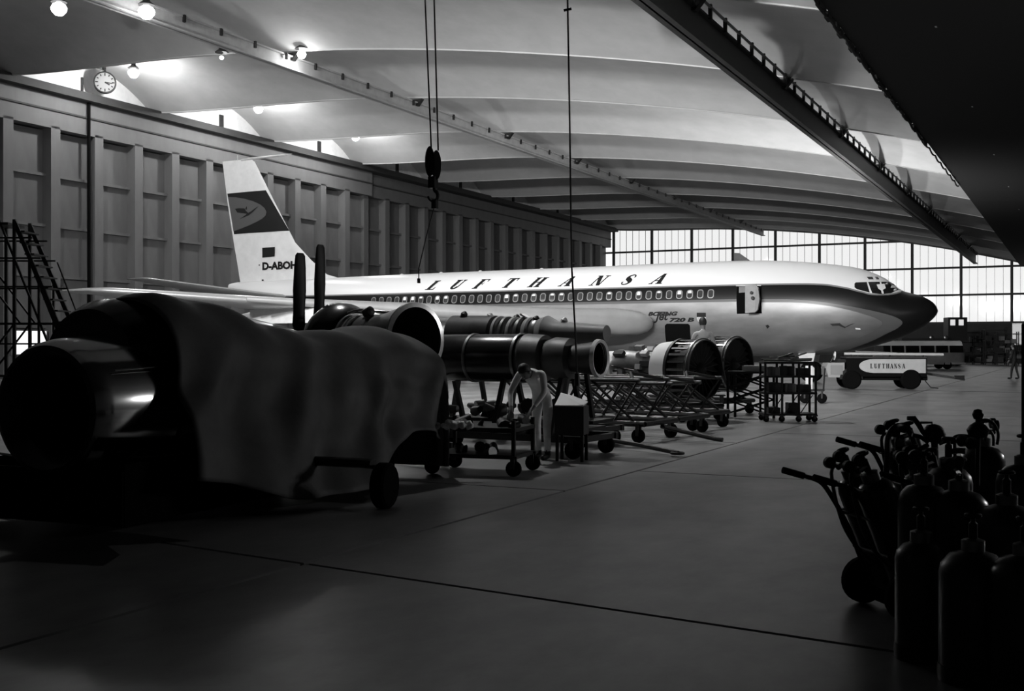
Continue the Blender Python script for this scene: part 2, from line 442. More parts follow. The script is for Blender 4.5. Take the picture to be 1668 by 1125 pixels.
# tripod lamps added unseen beyond the fuselage, turned up to brighten the shells
for x, kw, lab in ((-36.0, .4, 'added tripod lamp beyond the rear fuselage, turned up at the roof'), (-26.0, .8, 'added tripod lamp beyond the mid fuselage, turned up at the roof'), (-17.0, 1.7, 'added tripod lamp beyond the front fuselage, turned up at the roof'), (-11.0, 2.4, 'added tripod lamp beyond the nose, turned up at the roof')):
    t = thing('added_roof_lamp', lab, 'lamp', (x, 60.5, 0), 0, 'added tripod lamps beyond the fuselage')
    for k in range(3):
        a = 2 * math.pi * k / 3
        MB().tube([(0, 0, 1.3), (.55 * math.cos(a), .55 * math.sin(a), .02)], .02, 6).build('tripod_leg', M_BLACK, t, 40, False)
    MB().tube([(0, 0, 1.2), (0, 0, 2.0)], .025, 8).build('pole', M_BLACK, t, 40, False)
    MB().lathe([(-.05, .10), (0, .2), (.14, .30), (.16, .30), (.04, .17)], (0, 0, 2.05), (0, -.15, 1), 20, caps=False).build('reflector', M_DARKSTEEL, t, 40, False)
    MB().lathe([(0, .02), (.03, .08), (.10, .08), (.13, .02)], (0, 0, 2.05), (0, -.15, 1), 14).build('bulb', M_BULB, t, 60, False)
    li = D.lights.new('added_roof_light', 'SPOT'); li.energy = ROOF_FILL_W * kw; li.spot_size = R(150); li.spot_blend = .6; li.shadow_soft_size = .3
    lo = D.objects.new('added_roof_light', li); COL.objects.link(lo); lo.parent = t; lo.location = (0, -.05, 2.4); lo.rotation_euler = (R(180 - 8), 0, 0)
# bulkhead lamps added out of view on the right wall, as side fill
for k in range(3):
    t = thing('added_bulkhead_lamp', ('nearest added bulkhead lamp on the right wall', 'middle added bulkhead lamp on the right wall', 'farthest added bulkhead lamp on the right wall')[k], 'lamp', (XR - .05, 22.0 + 2.6 * k, 4.6), 0, 'added bulkhead lamps on the right wall')
    MB().lathe([(0, .20), (-.06, .19), (-.10, .12)], (0.12, 0, 0), (1, 0, 0), 20).build('base', M_DARKSTEEL, t, 40, False)
    MB().lathe([(-.14, .02), (-.12, .10), (-.04, .14), (0, .14)], (0, 0, 0), (1, 0, 0), 18).build('globe', M_BULB, t, 60, False)
    li = D.lights.new('lamp_light', 'POINT'); li.energy = 420; li.shadow_soft_size = .15
    lo = D.objects.new('lamp_light', li); COL.objects.link(lo); lo.parent = t; lo.location = (-.4, 0, 0)
lamp(at(361, 93, 40.2), 'small dim disc lamp between clock lamp and runway beam', 0, size=.10)

# ------------------------------------------------------------------ crane runway beams
def runway(X, zb, zt, y0, y1, label, clips, side, M_BEAM2):
    t = thing('runway_beam', label, 'beam', (X, y0, zb), 0, 'crane runway beams under the roof')
    h = zt - zb; L = y1 - y0
    MB().box((0, L / 2, h / 2), (.06, L, h)).build('web', M_BEAM2, t, None, False)
    MB().box((0, L / 2, h - .03), (.34, L, .06)).build('upper_flange', M_BEAM2, t, None, False)
    MB().box((0, L / 2, .03), (.40, L, .06)).build('lower_flange', M_BEAM2, t, None, False)
    me = MB().box((0, 0, 0), (.10, .10, h * .45)).mesh('clip', M_BLACK)
    y = .6
    while y < L - .5:
        put('clip', me, t, (.2 * side, y, h * .80 if clips == 1 else h + .1)); y += 2.1 if clips == 1 else 1.5
    if clips == 2:
        MB().tube([(.22, .3, h + .22), (.22, L - .3, h + .22)], .045, 6).build('conductor_rail', M_GREY, t, 40, False)
    for Y in RIBS:
        if y0 < Y < y1:
            zz = rib_z(X) - .1 - zb
            m = MB().box((0, Y - y0, (h + zz) / 2), (.16, .22, max(zz - h, .1)))
            m.prism([(-.42, Y - y0 - .12, zz), (.42, Y - y0 - .12, zz), (.14, Y - y0 - .12, zz - .34), (-.14, Y - y0 - .12, zz - .34)], (0, 0, 0), (0, .24, 0))
            m.build('hanger', M_BLACK, t, None, False)
    return t
runway(-31.0, 13.72, 14.34, 12, 123.6, 'long lit steel runway beam crossing from upper left to the glazing', 1, 1, mat('runway_grey_paint', 0.34, 0.5, var=.2, scale=2))
runway(-9.5, 9.96, 10.9, 8, 123.5, 'dark steel runway beam at the right with comb of clips', 2, 1, mat('runway_dark_steel', 0.025, 0.6, var=.2, scale=2))

# ------------------------------------------------------------------ wall clock
ck = thing('wall_clock', 'round wall clock with white dial on the lunette above the door beam', 'clock', (-48.15, 46.3, 16.18), R(46))
# local -Y... dial faces the local -Y side turned to the camera side of the hall
MB().lathe([(-.14, .60), (-.14, .53), (-.05, .52), (.12, .52), (.12, .60)], (0, 0, 0), (0, 1, 0), 40, caps=False).build('rim', M_BLACK, ck, 40, False)
MB().lathe([(-.09, .53), (-.07, .53)], (0, 0, 0), (0, 1, 0), 40).build('dial', mat('clock_dial', .22, .8), ck, None, False)
for k in range(12):
    a = k * math.pi / 6; big = k % 3 == 0
    MB().box((.43 * math.sin(a), -.10, .43 * math.cos(a)), (.06, .02, .15 if big else .10), Matrix.Rotation(a, 3, 'Y')).build('hour_mark', M_BLACK, ck, None, False)
for a, L, wd in ((R(118), .28, .07), (R(97), .40, .05)):
    MB().box((L / 2 * math.sin(a), -.12, L / 2 * math.cos(a)), (wd, .02, L), Matrix.Rotation(a, 3, 'Y')).build('clock_hand', M_BLACK, ck, None, False)
MB().box((0, .05, .72), (.12, .12, .26)).box((-.10, .25, .85), (.10, .5, .08)).build('bracket', M_BLACK, ck, None, False)

# ------------------------------------------------------------------ AIRLINER
YA = 53.6
AX0 = -26.0
def nose_x(x): return x
TOP = [(-45.6, 5.38), (-45.2, 5.46), (-44, 5.50), (-41, 5.53), (-37, 5.57), (-30, 5.64), (-21, 5.69), (-17.8, 5.73), (-14.7, 5.73), (-13.3, 5.70), (-11.8, 5.60), (-10.4, 5.44), (-9.04, 5.20), (-7.97, 4.75), (-7.55, 4.42), (-7.17, 4.14), (-6.39, 3.90), (-5.95, 3.66), (-5.74, 3.42), (-5.67, 3.22)]
BOT = [(-45.6, 5.02), (-45.2, 4.85), (-43, 4.30), (-40, 3.45), (-36, 2.35), (-32, 1.50), (-29, 1.24), (-26, 1.20), (-13.3, 1.20), (-10.4, 1.29), (-9.04, 1.49), (-7.97, 1.78), (-7.17, 2.06), (-6.39, 2.45), (-5.95, 2.80), (-5.74, 3.04), (-5.67, 3.20)]
HWD = [(-45.6, .14), (-45, .28), (-43, .62), (-40, 1.05), (-36, 1.55), (-32, 1.83), (-30, 1.88), (-12, 1.88), (-10.5, 1.80), (-9.2, 1.62), (-8.2, 1.40), (-7.3, 1.12), (-6.5, .80), (-6.0, .50), (-5.74, .22), (-5.67, .02)]
def fz(x): return smooth_pts(x, TOP), smooth_pts(x, BOT), smooth_pts(x, HWD)
def surf_y(x, z):
    a, b, hw = fz(max(-45.6, min(-5.67, x)))
    zc, hz = (a + b) / 2, max((a - b) / 2, .01)
    q = max(-1, min(1, (z - zc) / hz))
    return YA - hw * math.sqrt(max(0, 1 - q * q))
def on_fus(u, v):
    Y = 52.0
    for _ in range(25):
        p = at(u, v, Y); Y = .5 * Y + .5 * surf_y(p.x, p.z)
    return at(u, v, Y)

plane = thing('airliner', 'white and grey four-engined jet airliner with dark cheatline, engines removed', 'airplane', (AX0, YA, 0))

def livery():
    m = D.materials.new('airliner_livery'); m.use_nodes = True; nt = m.node_tree; N = nt.nodes; L = nt.links
    b = N['Principled BSDF']
    tc = N.new('ShaderNodeTexCoord'); sp = N.new('ShaderNodeSeparateXYZ'); L.new(tc.outputs['Object'], sp.inputs[0])
    X, Z = sp.outputs[0], sp.outputs[2]
    def mth(op, a, b_=None):
        n = N.new('ShaderNodeMath'); n.operation = op
        for i, q in enumerate((a, b_)):
            if q is None: continue
            if isinstance(q, (int, float)): n.inputs[i].default_value = q
            else: L.new(q, n.inputs[i])
        return n.outputs[0]
    def curve(src, pts, i0, i1, o0, o1):
        mr = N.new('ShaderNodeMapRange'); L.new(src, mr.inputs[0]); mr.inputs[1].default_value = i0; mr.inputs[2].default_value = i1
        fc = N.new('ShaderNodeFloatCurve'); c = fc.mapping.curves[0]
        P = [((a - i0) / (i1 - i0), (q - o0) / (o1 - o0)) for a, q in pts]
        c.points[0].location = P[0]; c.points[-1].location = P[-1]
        for p_ in P[1:-1]: c.points.new(*p_)
        fc.mapping.update(); L.new(mr.outputs[0], fc.inputs['Value'])
        m2 = N.new('ShaderNodeMapRange'); L.new(fc.outputs[0], m2.inputs[0]); m2.inputs[3].default_value = o0; m2.inputs[4].default_value = o1
        m2.clamp = False
        return m2.outputs[0]
    ox = AX0
    zt = curve(X, [(a - ox, q) for a, q in [(-46, 4.72), (-43, 4.56), (-40, 4.48), (-36, 4.45), (-30, 4.45), (-14, 4.45), (-11.8, 4.44), (-10.7, 4.41), (-9.6, 4.26), (-8.7, 4.03), (-7.95, 3.90), (-7.35, 3.97), (-7.05, 4.2), (-6.9, 6.0), (-5.6, 6.0)]], -46 - ox, -5.6 - ox, 3.5, 6.0)
    zl = curve(X, [(a - ox, q) for a, q in [(-46, 4.70), (-43, 4.45), (-40, 4.15), (-37, 3.92), (-34, 3.84), (-20, 3.83), (-5.6, 3.83)]], -46 - ox, -5.6 - ox, 3.5, 6.0)
    xo = curve(Z, [(q, a - ox) for q, a in [(1.0, -11.2), (1.8, -8.6), (2.2, -7.75), (2.5, -7.2), (2.7, -7.05), (2.9, -7.25), (3.1, -7.8), (3.3, -8.6), (3.5, -9.6), (3.7, -10.9), (3.78, -11.9), (3.84, -14), (5.0, -14)]], 1.0, 5.0, -20 - ox, -5 - ox)
    xb = curve(Z, [(q, a - ox) for q, a in [(1.0, -12.8), (1.8, -9.5), (2.2, -8.5), (2.5, -8.0), (2.68, -7.87), (2.85, -8.05), (3.05, -8.55), (3.35, -9.6), (3.55, -10.8), (3.63, -11.7), (3.70, -14), (5.0, -14)]], 1.0, 5.0, -20 - ox, -5 - ox)
    is_white = mth('GREATER_THAN', Z, zt)
    line = mth('MULTIPLY', is_white, mth('LESS_THAN', Z, mth('ADD', zt, .07)))
    band = mth('MULTIPLY', mth('LESS_THAN', Z, zl), mth('LESS_THAN', X, xo))
    belly = mth('MULTIPLY', mth('LESS_THAN', Z, mth('SUBTRACT', zl, .12)), mth('LESS_THAN', X, xb))
    nz = N.new('ShaderNodeTexNoise'); nz.inputs['Scale'].default_value = 1.2; nz.inputs['Detail'].default_value = 5
    mp = N.new('ShaderNodeMapping'); mp.inputs['Scale'].default_value = (.5, .5, 1.6); L.new(tc.outputs['Object'], mp.inputs[0]); L.new(mp.outputs[0], nz.inputs['Vector'])
    bel = N.new('ShaderNodeMapRange'); L.new(nz.outputs[0], bel.inputs[0]); bel.inputs[1].default_value = .3; bel.inputs[2].default_value = .7; bel.inputs[3].default_value = .17; bel.inputs[4].default_value = .27
    def mixv(f, a, b_):
        # a where f=0, b where f=1
        n = N.new('ShaderNodeMapRange'); L.new(f, n.inputs[0])
        for i, q in ((3, a), (4, b_)):
            if isinstance(q, (int, float)): n.inputs[i].default_value = q
            else: L.new(q, n.inputs[i])
        return n.outputs[0]
    v = mixv(is_white, 0.008, 0.84)
    v = mixv(line, v, 0.22)
    v = mixv(band, v, 0.10)
    v = mixv(belly, v, bel.outputs[0])
    L.new(v, b.inputs['Base Color'])
    met = mixv(belly, 0.0, 0.55); L.new(met, b.inputs['Metallic'])
    ro = mixv(belly, 0.32, 0.42); L.new(ro, b.inputs['Roughness']); b.inputs['Specular IOR Level'].default_value = .3
    return m
M_LIV = livery()

# fuselage skin
st = [-45.6, -45.4, -45, -44.2, -43, -41.5, -40, -38, -36, -34, -32, -30, -27, -24, -21, -18, -16, -14.5, -13.3, -12.4, -11.5, -10.8, -10.1, -9.5, -9.0, -8.6, -8.2, -7.9, -7.6, -7.35, -7.1, -6.8, -6.5, -6.25, -6.05, -5.9, -5.8, -5.72, -5.68]
NR = 72; rings = []
for x in st:
    a, b, hw = fz(x); zc, hz = (a + b) / 2, (a - b) / 2
    rings.append([(x, YA + hw * math.sin(2 * math.pi * k / NR), zc + hz * math.cos(2 * math.pi * k / NR)) for k in range(NR)])
MB().loft(rings).build('fuselage', M_LIV, plane, 50)

def wrap(polys, fmap, zcuts=(), xcuts=()):
    """flat polygons in (x,z) -> cut into strips -> mapped to a surface"""
    bm = bmesh.new()
    for p in polys:
        vv = [bm.verts.new((a, 0, c)) for a, c in p]
        try: bm.faces.new(vv)
        except ValueError: pass
    for z in zcuts: bmesh.ops.bisect_plane(bm, geom=bm.verts[:] + bm.edges[:] + bm.faces[:], plane_co=(0, 0, z), plane_no=(0, 0, 1))
    for x in xcuts: bmesh.ops.bisect_plane(bm, geom=bm.verts[:] + bm.edges[:] + bm.faces[:], plane_co=(x, 0, 0), plane_no=(1, 0, 0))
    bm.verts.index_update()
    m = MB(); m.add([fmap(v.co.x, v.co.z) for v in bm.verts], [tuple(v.index for v in f.verts) for f in bm.faces])
    bm.free(); return m
def fusmap(off):
    def fn(x, z):
        a, b, hw = fz(x); zc, hz = (a + b) / 2, (a - b) / 2
        q = max(-1, min(1, (z - zc) / hz)); y = surf_y(x, z)
        n = Vector((0, -(YA - y) / max(hw, .05) ** 2, (z - zc) / hz ** 2)).normalized()
        return (x, y + n.y * off, z + n.z * off)
    return fn

# serif capitals
def rect(a, b, c, d): return [(a, b), (c, b), (c, d), (a, d)]
def arc_poly(cx, cy, ro, ri, a0, a1, n=10, ex=1, ix=1):
    o = [(cx + ro * ex * math.cos(R(a0 + (a1 - a0) * k / n)), cy + ro * math.sin(R(a0 + (a1 - a0) * k / n))) for k in range(n + 1)]
    i = [(cx + ri * ix * math.cos(R(a0 + (a1 - a0) * k / n)), cy + ri * math.sin(R(a0 + (a1 - a0) * k / n))) for k in range(n + 1)]
    return [[o[k], o[k + 1], i[k + 1], i[k]] for k in range(n)]
def stroke(pts, ws):
    out = []; L_ = []; R_ = []
    for k, (p, w_) in enumerate(zip(pts, ws)):
        a = pts[max(k - 1, 0)]; b = pts[min(k + 1, len(pts) - 1)]
        dx, dy = b[0] - a[0], b[1] - a[1]; l = math.hypot(dx, dy) or 1
        L_.append((p[0] - dy / l * w_ / 2, p[1] + dx / l * w_ / 2)); R_.append((p[0] + dy / l * w_ / 2, p[1] - dx / l * w_ / 2))
    return [[L_[k], L_[k + 1], R_[k + 1], R_[k]] for k in range(len(pts) - 1)]
S_ = .085
GLY = {
 'L': [rect(.10, 0, .40, 1), rect(0, 1 - S_, .50, 1), rect(0, 0, .74, S_), [(.62, S_), (.74, S_), (.74, .30), (.70, .30)]],
 'U': [rect(.08, .28, .37, 1), rect(0, 1 - S_, .46, 1), rect(.64, .28, .75, 1), rect(.56, 1 - S_, .84, 1)] + arc_poly(.415, .30, .31, .17, 180, 360, 10, 1.07, .6),
 'F': [rect(.10, 0, .40, 1), rect(0, 1 - S_, .76, 1), [(.64, 1 - S_), (.76, 1 - S_), (.76, .70), (.72, .70)], rect(.34, .48, .56, .54), rect(.52, .38, .57, .64), rect(0, 0, .46, S_)],
 'T': [rect(.26, 0, .56, 1), rect(0, 1 - S_, .82, 1), [(0, 1 - S_), (.12, 1 - S_), (.04, .70), (0, .70)], [(.70, 1 - S_), (.82, 1 - S_), (.82, .70), (.78, .70)], rect(.18, 0, .64, S_)],
 'H': [rect(.09, 0, .37, 1), rect(.59, 0, .87, 1), rect(.34, .47, .62, .54), rect(0, 0, .44, S_), rect(.52, 0, .96, S_), rect(0, 1 - S_, .44, 1), rect(.52, 1 - S_, .96, 1)],
 'A': [[(.07, 0), (.18, 0), (.50, 1), (.38, 1)], [(.55, 0), (.88, 0), (.56, 1), (.36, 1)], rect(.22, .30, .68, .37), rect(0, 0, .28, S_), rect(.48, 0, .96, S_)],
 'N': [rect(.13, 0, .23, 1), rect(.73, 0, .83, 1), [(.06, 1), (.36, 1), (.83, 0), (.58, 0)], rect(0, 0, .36, S_), rect(0, 1 - S_, .30, 1), rect(.58, 1 - S_, .94, 1)],
 'S': stroke([(.62, .72), (.58, .86), (.46, .96), (.32, .96), (.18, .88), (.14, .76), (.20, .62), (.38, .50), (.54, .38), (.60, .24), (.54, .10), (.38, .03), (.22, .05), (.10, .16), (.07, .30)],
             [.13, .08, .08, .11, .18, .24, .28, .30, .28, .24, .17, .10, .08, .08, .14]),
}
M_INK = mat('dark_blue_lettering', 0.012, 0.6, spec=.2)
# airline name along the white crown: measured left foot of each letter and its height
word = 'LUFTHANSA'
feet = [(692, 471.5), (729, 469.8), (768, 469.4), (814, 467.6), (858, 466.8), (908, 465.4), (958, 463.9), (1008, 462.8), (1056, 461.6)]
for ch, (u, v) in zip(word, feet):
    p0 = on_fus(u, v); x0, z0 = p0.x, 4.63
    Hh, W = .50, .70
    polys = [[(x0 + (a * W + b * .45) , z0 + b * Hh) for a, b in p] for p in GLY[ch]]
    m = wrap(polys, fusmap(.015), [z0 + Hh * k / 5 for k in range(1, 5)])
    m.build('letter', M_INK, plane)

# plain sans text to polygons
def text_polys(s, bold=0.0, shear=0.0):
    cu = D.curves.new('txt', 'FONT'); cu.body = s; cu.size = 1; cu.offset = bold; cu.shear = shear; cu.resolution_u = 3
    ob = D.objects.new('txt', cu); COL.objects.link(ob)
    dg = bpy.context.evaluated_depsgraph_get()
    me = D.meshes.new_from_object(ob.evaluated_get(dg))
    out = [[(me.vertices[i].co.x, me.vertices[i].co.y) for i in p.vertices] for p in me.polygons]
    D.objects.remove(ob); D.curves.remove(cu); D.meshes.remove(me)
    xs_ = [p[0] for q in out for p in q]; ys_ = [p[1] for q in out for p in q]
    x0, x1, y0, y1 = min(xs_), max(xs_), min(ys_), max(ys_)
    return [[((a - x0) / (x1 - x0), (b - y0) / (y1 - y0)) for a, b in p] for p in out]
def text_on_fus(s, u0, v0, u1, v1, shear=0, bold=.012):
    a, b = on_fus(u0, v1), on_fus(u1, v0)
    polys = [[(a.x + (b.x - a.x) * p + shear * (q - .5) * (b.z - a.z), a.z + (b.z - a.z) * q) for p, q in poly] for poly in text_polys(s, bold)]
    return wrap(polys, fusmap(.015), [a.z + (b.z - a.z) * k / 3 for k in (1, 2)])
text_on_fus('BOEING', 1057, 507, 1103, 514.5, .5, .06).build('type_lettering', M_INK, plane)
text_on_fus('Jet', 1068, 507, 1088, 526, .35, .03).build('type_lettering', M_INK, plane)
text_on_fus('720 B', 1091, 517, 1131, 524.5, .5, .06).build('type_lettering', M_INK, plane)
# small town crest: dark chief over a pale shield
def fus_poly(pts, off=.015, mat_=None, name='patch', parent=plane, n=3):
    P = [on_fus(u, v) for u, v in pts]
    zs = [p.z for p in P]; z0, z1 = min(zs), max(zs)
    m = wrap([[(p.x, p.z) for p in P]], fusmap(off), [z0 + (z1 - z0) * k / n for k in range(1, n)], [min(p.x for p in P) + .12 * k for k in range(1, int((max(p.x for p in P) - min(p.x for p in P)) / .12) + 1)])
    return m.build(name, mat_, parent)
cr = fus_poly([(1135, 509), (1150, 509), (1150, 518), (1148, 523), (1143, 526), (1137, 523), (1135, 518)], .012, M_LIGHTGREY, 'town_crest')
fus_poly([(1135, 509), (1150, 509), (1150, 516), (1135, 516)], .02, M_INK, 'crest_chief', cr, 2)
for k in range(8):
    uu, vv = 1137.5 + (k % 4) * 3.3 + (k // 4) * 1.2, 519 + (k // 4) * 2.6
    fus_poly([(uu, vv - 1), (uu + .7, vv), (uu, vv + 1), (uu - .7, vv)], .02, M_GREY, 'crest_flame', cr, 1)

# cabin windows
M_WFRAME = mat('window_surround', 0.30, 0.35, .4)
M_WPANE = mat('cabin_window_pane', 0.05, 0.12, var=.5, scale=.8)
M_BLIND = mat('drawn_blind', 0.8, .4)
def rrect(cx, cz, wd, hg, r, n=4):
    out = []
    for sx, sz, a0 in ((1, 1, 0), (-1, 1, 90), (-1, -1, 180), (1, -1, 270)):
        for k in range(n + 1):
            a = R(a0 + 90 * k / n); out.append((cx + sx * (wd / 2 - r) + r * math.cos(a), cz + sz * (hg / 2 - r) + r * math.sin(a)))
    return out
xw = -15.46; zw = 4.10; k = 0
while xw > -34.7:
    f_ = wrap([rrect(xw, zw, .31, .42, .12)], fusmap(.012), [zw - .1, zw, zw + .1]).build('cabin_window', M_WFRAME, plane)
    wrap([rrect(xw, zw, .23, .34, .09)], fusmap(.022), [zw - .08, zw, zw + .08]).build('pane', M_WPANE, f_)
    if k % 13 in (2, 3, 5, 7) or (k * 7) % 11 == 4:
        h2 = random.choice((.08, .12, .16))
        wrap([[(xw - .09, zw + .16 - h2), (xw + .09, zw + .16 - h2), (xw + .09, zw + .12), (xw + .05, zw + .165), (xw - .05, zw + .165), (xw - .09, zw + .12)]], fusmap(.03)).build('blind', M_BLIND, f_)
    xw -= .508; k += 1

# flight-deck glazing
M_COCK = mat('cockpit_glass', 0.012, 0.1)
cg = fus_poly([(1392, 462), (1394, 460), (1451, 460), (1456, 463), (1464, 472), (1452, 477.5), (1437, 479), (1420, 477.5), (1396, 471), (1392, 468)], .015, M_COCK, 'cockpit_window', plane, 4)
fus_poly([(1412, 460), (1414.5, 460), (1421, 478), (1417.5, 478)], .03, M_WHITE, 'window_post', cg, 4)
fus_poly([(1433, 460), (1435.5, 460), (1440, 478.6), (1436.5, 478.8)], .03, M_WHITE, 'window_post', cg, 4)
fus_poly([(1428, 464), (1441, 463), (1443, 470), (1436, 474), (1431, 471)], .035, M_PAPER, 'sun_screen', cg, 3)
for a in ((1412, 451, 1422, 455), (1425, 451, 1431, 455)):
    fus_poly([(a[0], a[1]), (a[2] - 1, a[1]), (a[2] + 1, a[3]), (a[0] + 3, a[3])], .015, M_COCK, 'eyebrow_window', plane, 2)
# nose bird emblem low on the belly side
fus_poly([(1352, 527), (1368, 526), (1373, 530), (1356, 530.5)], .015, M_DARKSTEEL, 'bird_emblem', plane, 2)
fus_poly([(1368, 527), (1377, 532), (1386, 527.5), (1393, 526), (1386, 529), (1376, 534), (1366, 530)], .015, M_DARKSTEEL, 'bird_emblem', plane, 2)
fus_poly([(1393, 533.5), (1401, 534), (1402, 536.5), (1394, 536)], .015, M_WHITE, 'marker_plate', plane, 1)
fus_poly([(1247, 530), (1251, 528.5), (1254, 531.5), (1250, 535)], .015, M_BLACK, 'static_port', plane, 1)
# forward door: opening and open leaf
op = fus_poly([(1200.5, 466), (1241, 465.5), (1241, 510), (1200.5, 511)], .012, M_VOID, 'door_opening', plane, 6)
fus_poly([(1199, 464.5), (1240, 464), (1240, 466), (1199, 466.5)], .03, M_LIGHTGREY, 'door_header', plane, 1)
fus_poly([(1204, 467), (1218, 466.5), (1218, 476), (1204, 477)], .025, M_GREY, 'door_header', plane, 2)
Pd = [on_fus(u, v) for u, v in ((1219, 466), (1236, 464.5), (1240, 470), (1242, 488), (1239, 505), (1235, 509), (1219, 510))]
dm = MB().prism([p + Vector((0, -.45, 0)) for p in Pd], (0, -.12, 0), (0, .06, 0))
dl = dm.build('open_door', mat('door_lining', .26, .6, var=.15, scale=3), plane)
for u, v, r_ in ((1229.5, 477.5, .075), (1231.5, 486, .085)):
    p = on_fus(u, v) + Vector((0, -.6, 0))
    MB().lathe([(0, r_), (-.03, r_ * .8)], p, (0, 1, 0), 14).build('door_handle', M_BLACK, dl)
# cargo hold opening
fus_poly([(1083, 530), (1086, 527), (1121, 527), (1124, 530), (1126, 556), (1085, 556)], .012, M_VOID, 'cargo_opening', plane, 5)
# crown antennas
MB().prism([(-14.85, YA, 5.70), (-14.05, YA, 5.70), (-14.6, YA, 6.10), (-14.85, YA, 6.12)], (0, -.03, 0), (0, .03, 0)).build('blade_antenna', M_DARKSTEEL, plane)
for x in (-33.5, -31.0, -28.6, -25):
    MB().lathe([(0, .12), (.05, .08), (.07, .01)], (x, YA, fz(x)[0] - .02), (0, 0, 1), 10).build('antenna_base', M_WHITE, plane, 40)

# wings
def airfoil(n=12):
    up = []; lo = []
    for k in range(n + 1):
        c = (1 - math.cos(math.pi * k / n)) / 2
        t = 5 * (.2969 * math.sqrt(c) - .126 * c - .3516 * c * c + .2843 * c ** 3 - .1036 * c ** 4)
        up.append((c, t)); lo.append((c, -t * .8))
    return up + lo[::-1][1:-1]
AF = airfoil()
def wing_loft(secs, smooth=40):
    return MB().loft([[(xl - c * ch, y, z + q * th + tw * c) for c, q in AF] for (y, xl, ch, z, th, tw) in secs])
M_WING = mat('wing_metal', 0.50, 0.36, 0.55, var=0.12, scale=1)
for s in (-1, 1):
    yy = lambda d: YA + s * d
    wg = wing_loft([(yy(1.2), -18.1, 11.6, 2.62, 1.35, -.15), (yy(2.2), -18.9, 10.9, 2.66, 1.22, -.15), (yy(3.2), -19.9, 10.1, 2.74, 1.0, -.12), (yy(8.0), -24.3, 6.9, 3.05, .78, -.05), (yy(19.1), -34.7, 3.35, 3.88, .34, .04), (yy(19.5), -35.4, 2.7, 3.92, .22, .04), (yy(19.7), -36.0, 1.9, 3.94, .06, .03)]).build('wing', M_WING, plane, 60)
    for d, xl, z in ((8.2, -24.4, 3.0), (13.6, -29.6, 3.42)):
        MB().loft([[(xl + .9 - 4.2 * c, yy(d) + q * .36, z - .15 - dz + (.05 if c < .2 else 0)) for c, q in AF] for dz in (0, .35, .62)]).build('pylon', M_LIGHTGREY, plane, 40)
    wing_loft([(yy(.5), -40.2, 4.5, 4.45, .42, 0), (yy(1.3), -41.1, 4.1, 4.56, .38, 0), (yy(6.0), -46.0, 1.75, 5.40, .16, 0), (yy(6.2), -46.4, 1.2, 5.43, .05, 0)]).build('stabilizer', M_WING, plane, 60)
    # flap fairings under the wing
    for d in (5.2, 10.8):
        x0 = -24.0 - (d - 5.2) * .9
        MB().lathe([(0, .02), (.6, .16), (1.6, .2), (2.6, .02)], (x0 - 4.2, yy(d), lin(d, [(3, 2.5), (19, 3.8)])), (-1, 0, 0), 12).build('flap_fairing', M_WING, plane, 40)
    # blunt leading-edge glove that grows out of the wing root
    dv = Vector((-16.4, s * 17.6, 1.15)).normalized()
    MB().lathe([(0, .01), (.08, .2), (.3, .40), (.8, .56), (1.8, .62), (3.2, .56), (6, .44), (10, .32), (16, .18), (19, .12)], (-18.25, yy(2.0), 2.72), dv, 32).build('leading_edge_glove', M_WING, plane, 40)
# fin
M_FIN = mat('fin_white', 0.74, 0.4, var=0.10, scale=1.5)
FL = [(5.30, -36.8, -44.76, .28), (5.75, -38.5, -44.85, .26), (6.6, -39.6, -45.02, .24), (7.67, -40.75, -45.25, .21), (10.2, -42.3, -45.75, .16), (12.55, -43.70, -46.12, .11), (12.75, -44.0, -46.15, .04)]
MB().loft([[(a + (b - a) * c, YA + q * th, z) for c, q in AF] for z, a, b, th in FL]).build('fin', M_FIN, plane, 50)
def fin_y(x, z):
    a = lin(z, [(q[0], q[1]) for q in FL]); b = lin(z, [(q[0], q[2]) for q in FL]); th = lin(z, [(q[0], q[3]) for q in FL])
    c = max(0, min(1, (x - a) / (b - a)))
    t = 5 * (.2969 * math.sqrt(c) - .126 * c - .3516 * c * c + .2843 * c ** 3 - .1036 * c ** 4)
    return YA - t * th * .95
def finmap(off): return lambda x, z: (x, fin_y(x, z) - off, z)
def fin_px(pts, off, name, m_, xc=6, parent=plane):
    P = [at(u, v, YA - .12) for u, v in pts]
    x0, x1 = min(p.x for p in P), max(p.x for p in P); z0, z1 = min(p.z for p in P), max(p.z for p in P)
    return wrap([[(p.x, p.z) for p in P]], finmap(off), [z0 + (z1 - z0) * k / 5 for k in range(1, 5)], [x0 + (x1 - x0) * k / xc for k in range(1, xc)]).build(name, m_, parent)
M_BAND = mat('fin_dark_band', 0.012, .6, spec=.2); M_DISC = mat('fin_yellow_lens', 0.085, .6, spec=.3); M_BIRD = mat('fin_bird', .012, .6, spec=.2)
fin_px([(368.5, 315), (432, 309.5), (469.5, 375.5), (379.5, 381)], .02, 'fin_band', M_BAND)
lens = [(370.0, 320.5), (383, 321), (398, 323.5), (412, 327.5), (424, 333), (431, 339), (434, 345), (432.5, 351), (427, 356), (418, 361), (405, 367), (392, 372), (378.8, 376.5)]
fin_px(lens, .035, 'fin_lens', M_DISC)
fin_px([(382, 340), (388, 339), (398, 339.3), (400, 343), (404, 346.5), (408, 344.5), (418, 337.5), (421, 336), (412, 345), (405, 350.5), (396, 354), (389, 357), (398, 351), (402, 348), (396, 347), (386, 346), (384, 343)], .05, 'bird_emblem', M_BIRD, 3)
fin_px([(399, 341), (401, 336), (402, 337), (402, 341)], .05, 'bird_emblem', M_BIRD, 2)
fin_px([(427, 403.5), (448, 402), (447.5, 417.5), (427, 419.5)], .03, 'flag_panel', M_BAND, 3)
a, b = at(427, 440, YA - .12), at(484, 424.5, YA - .12)
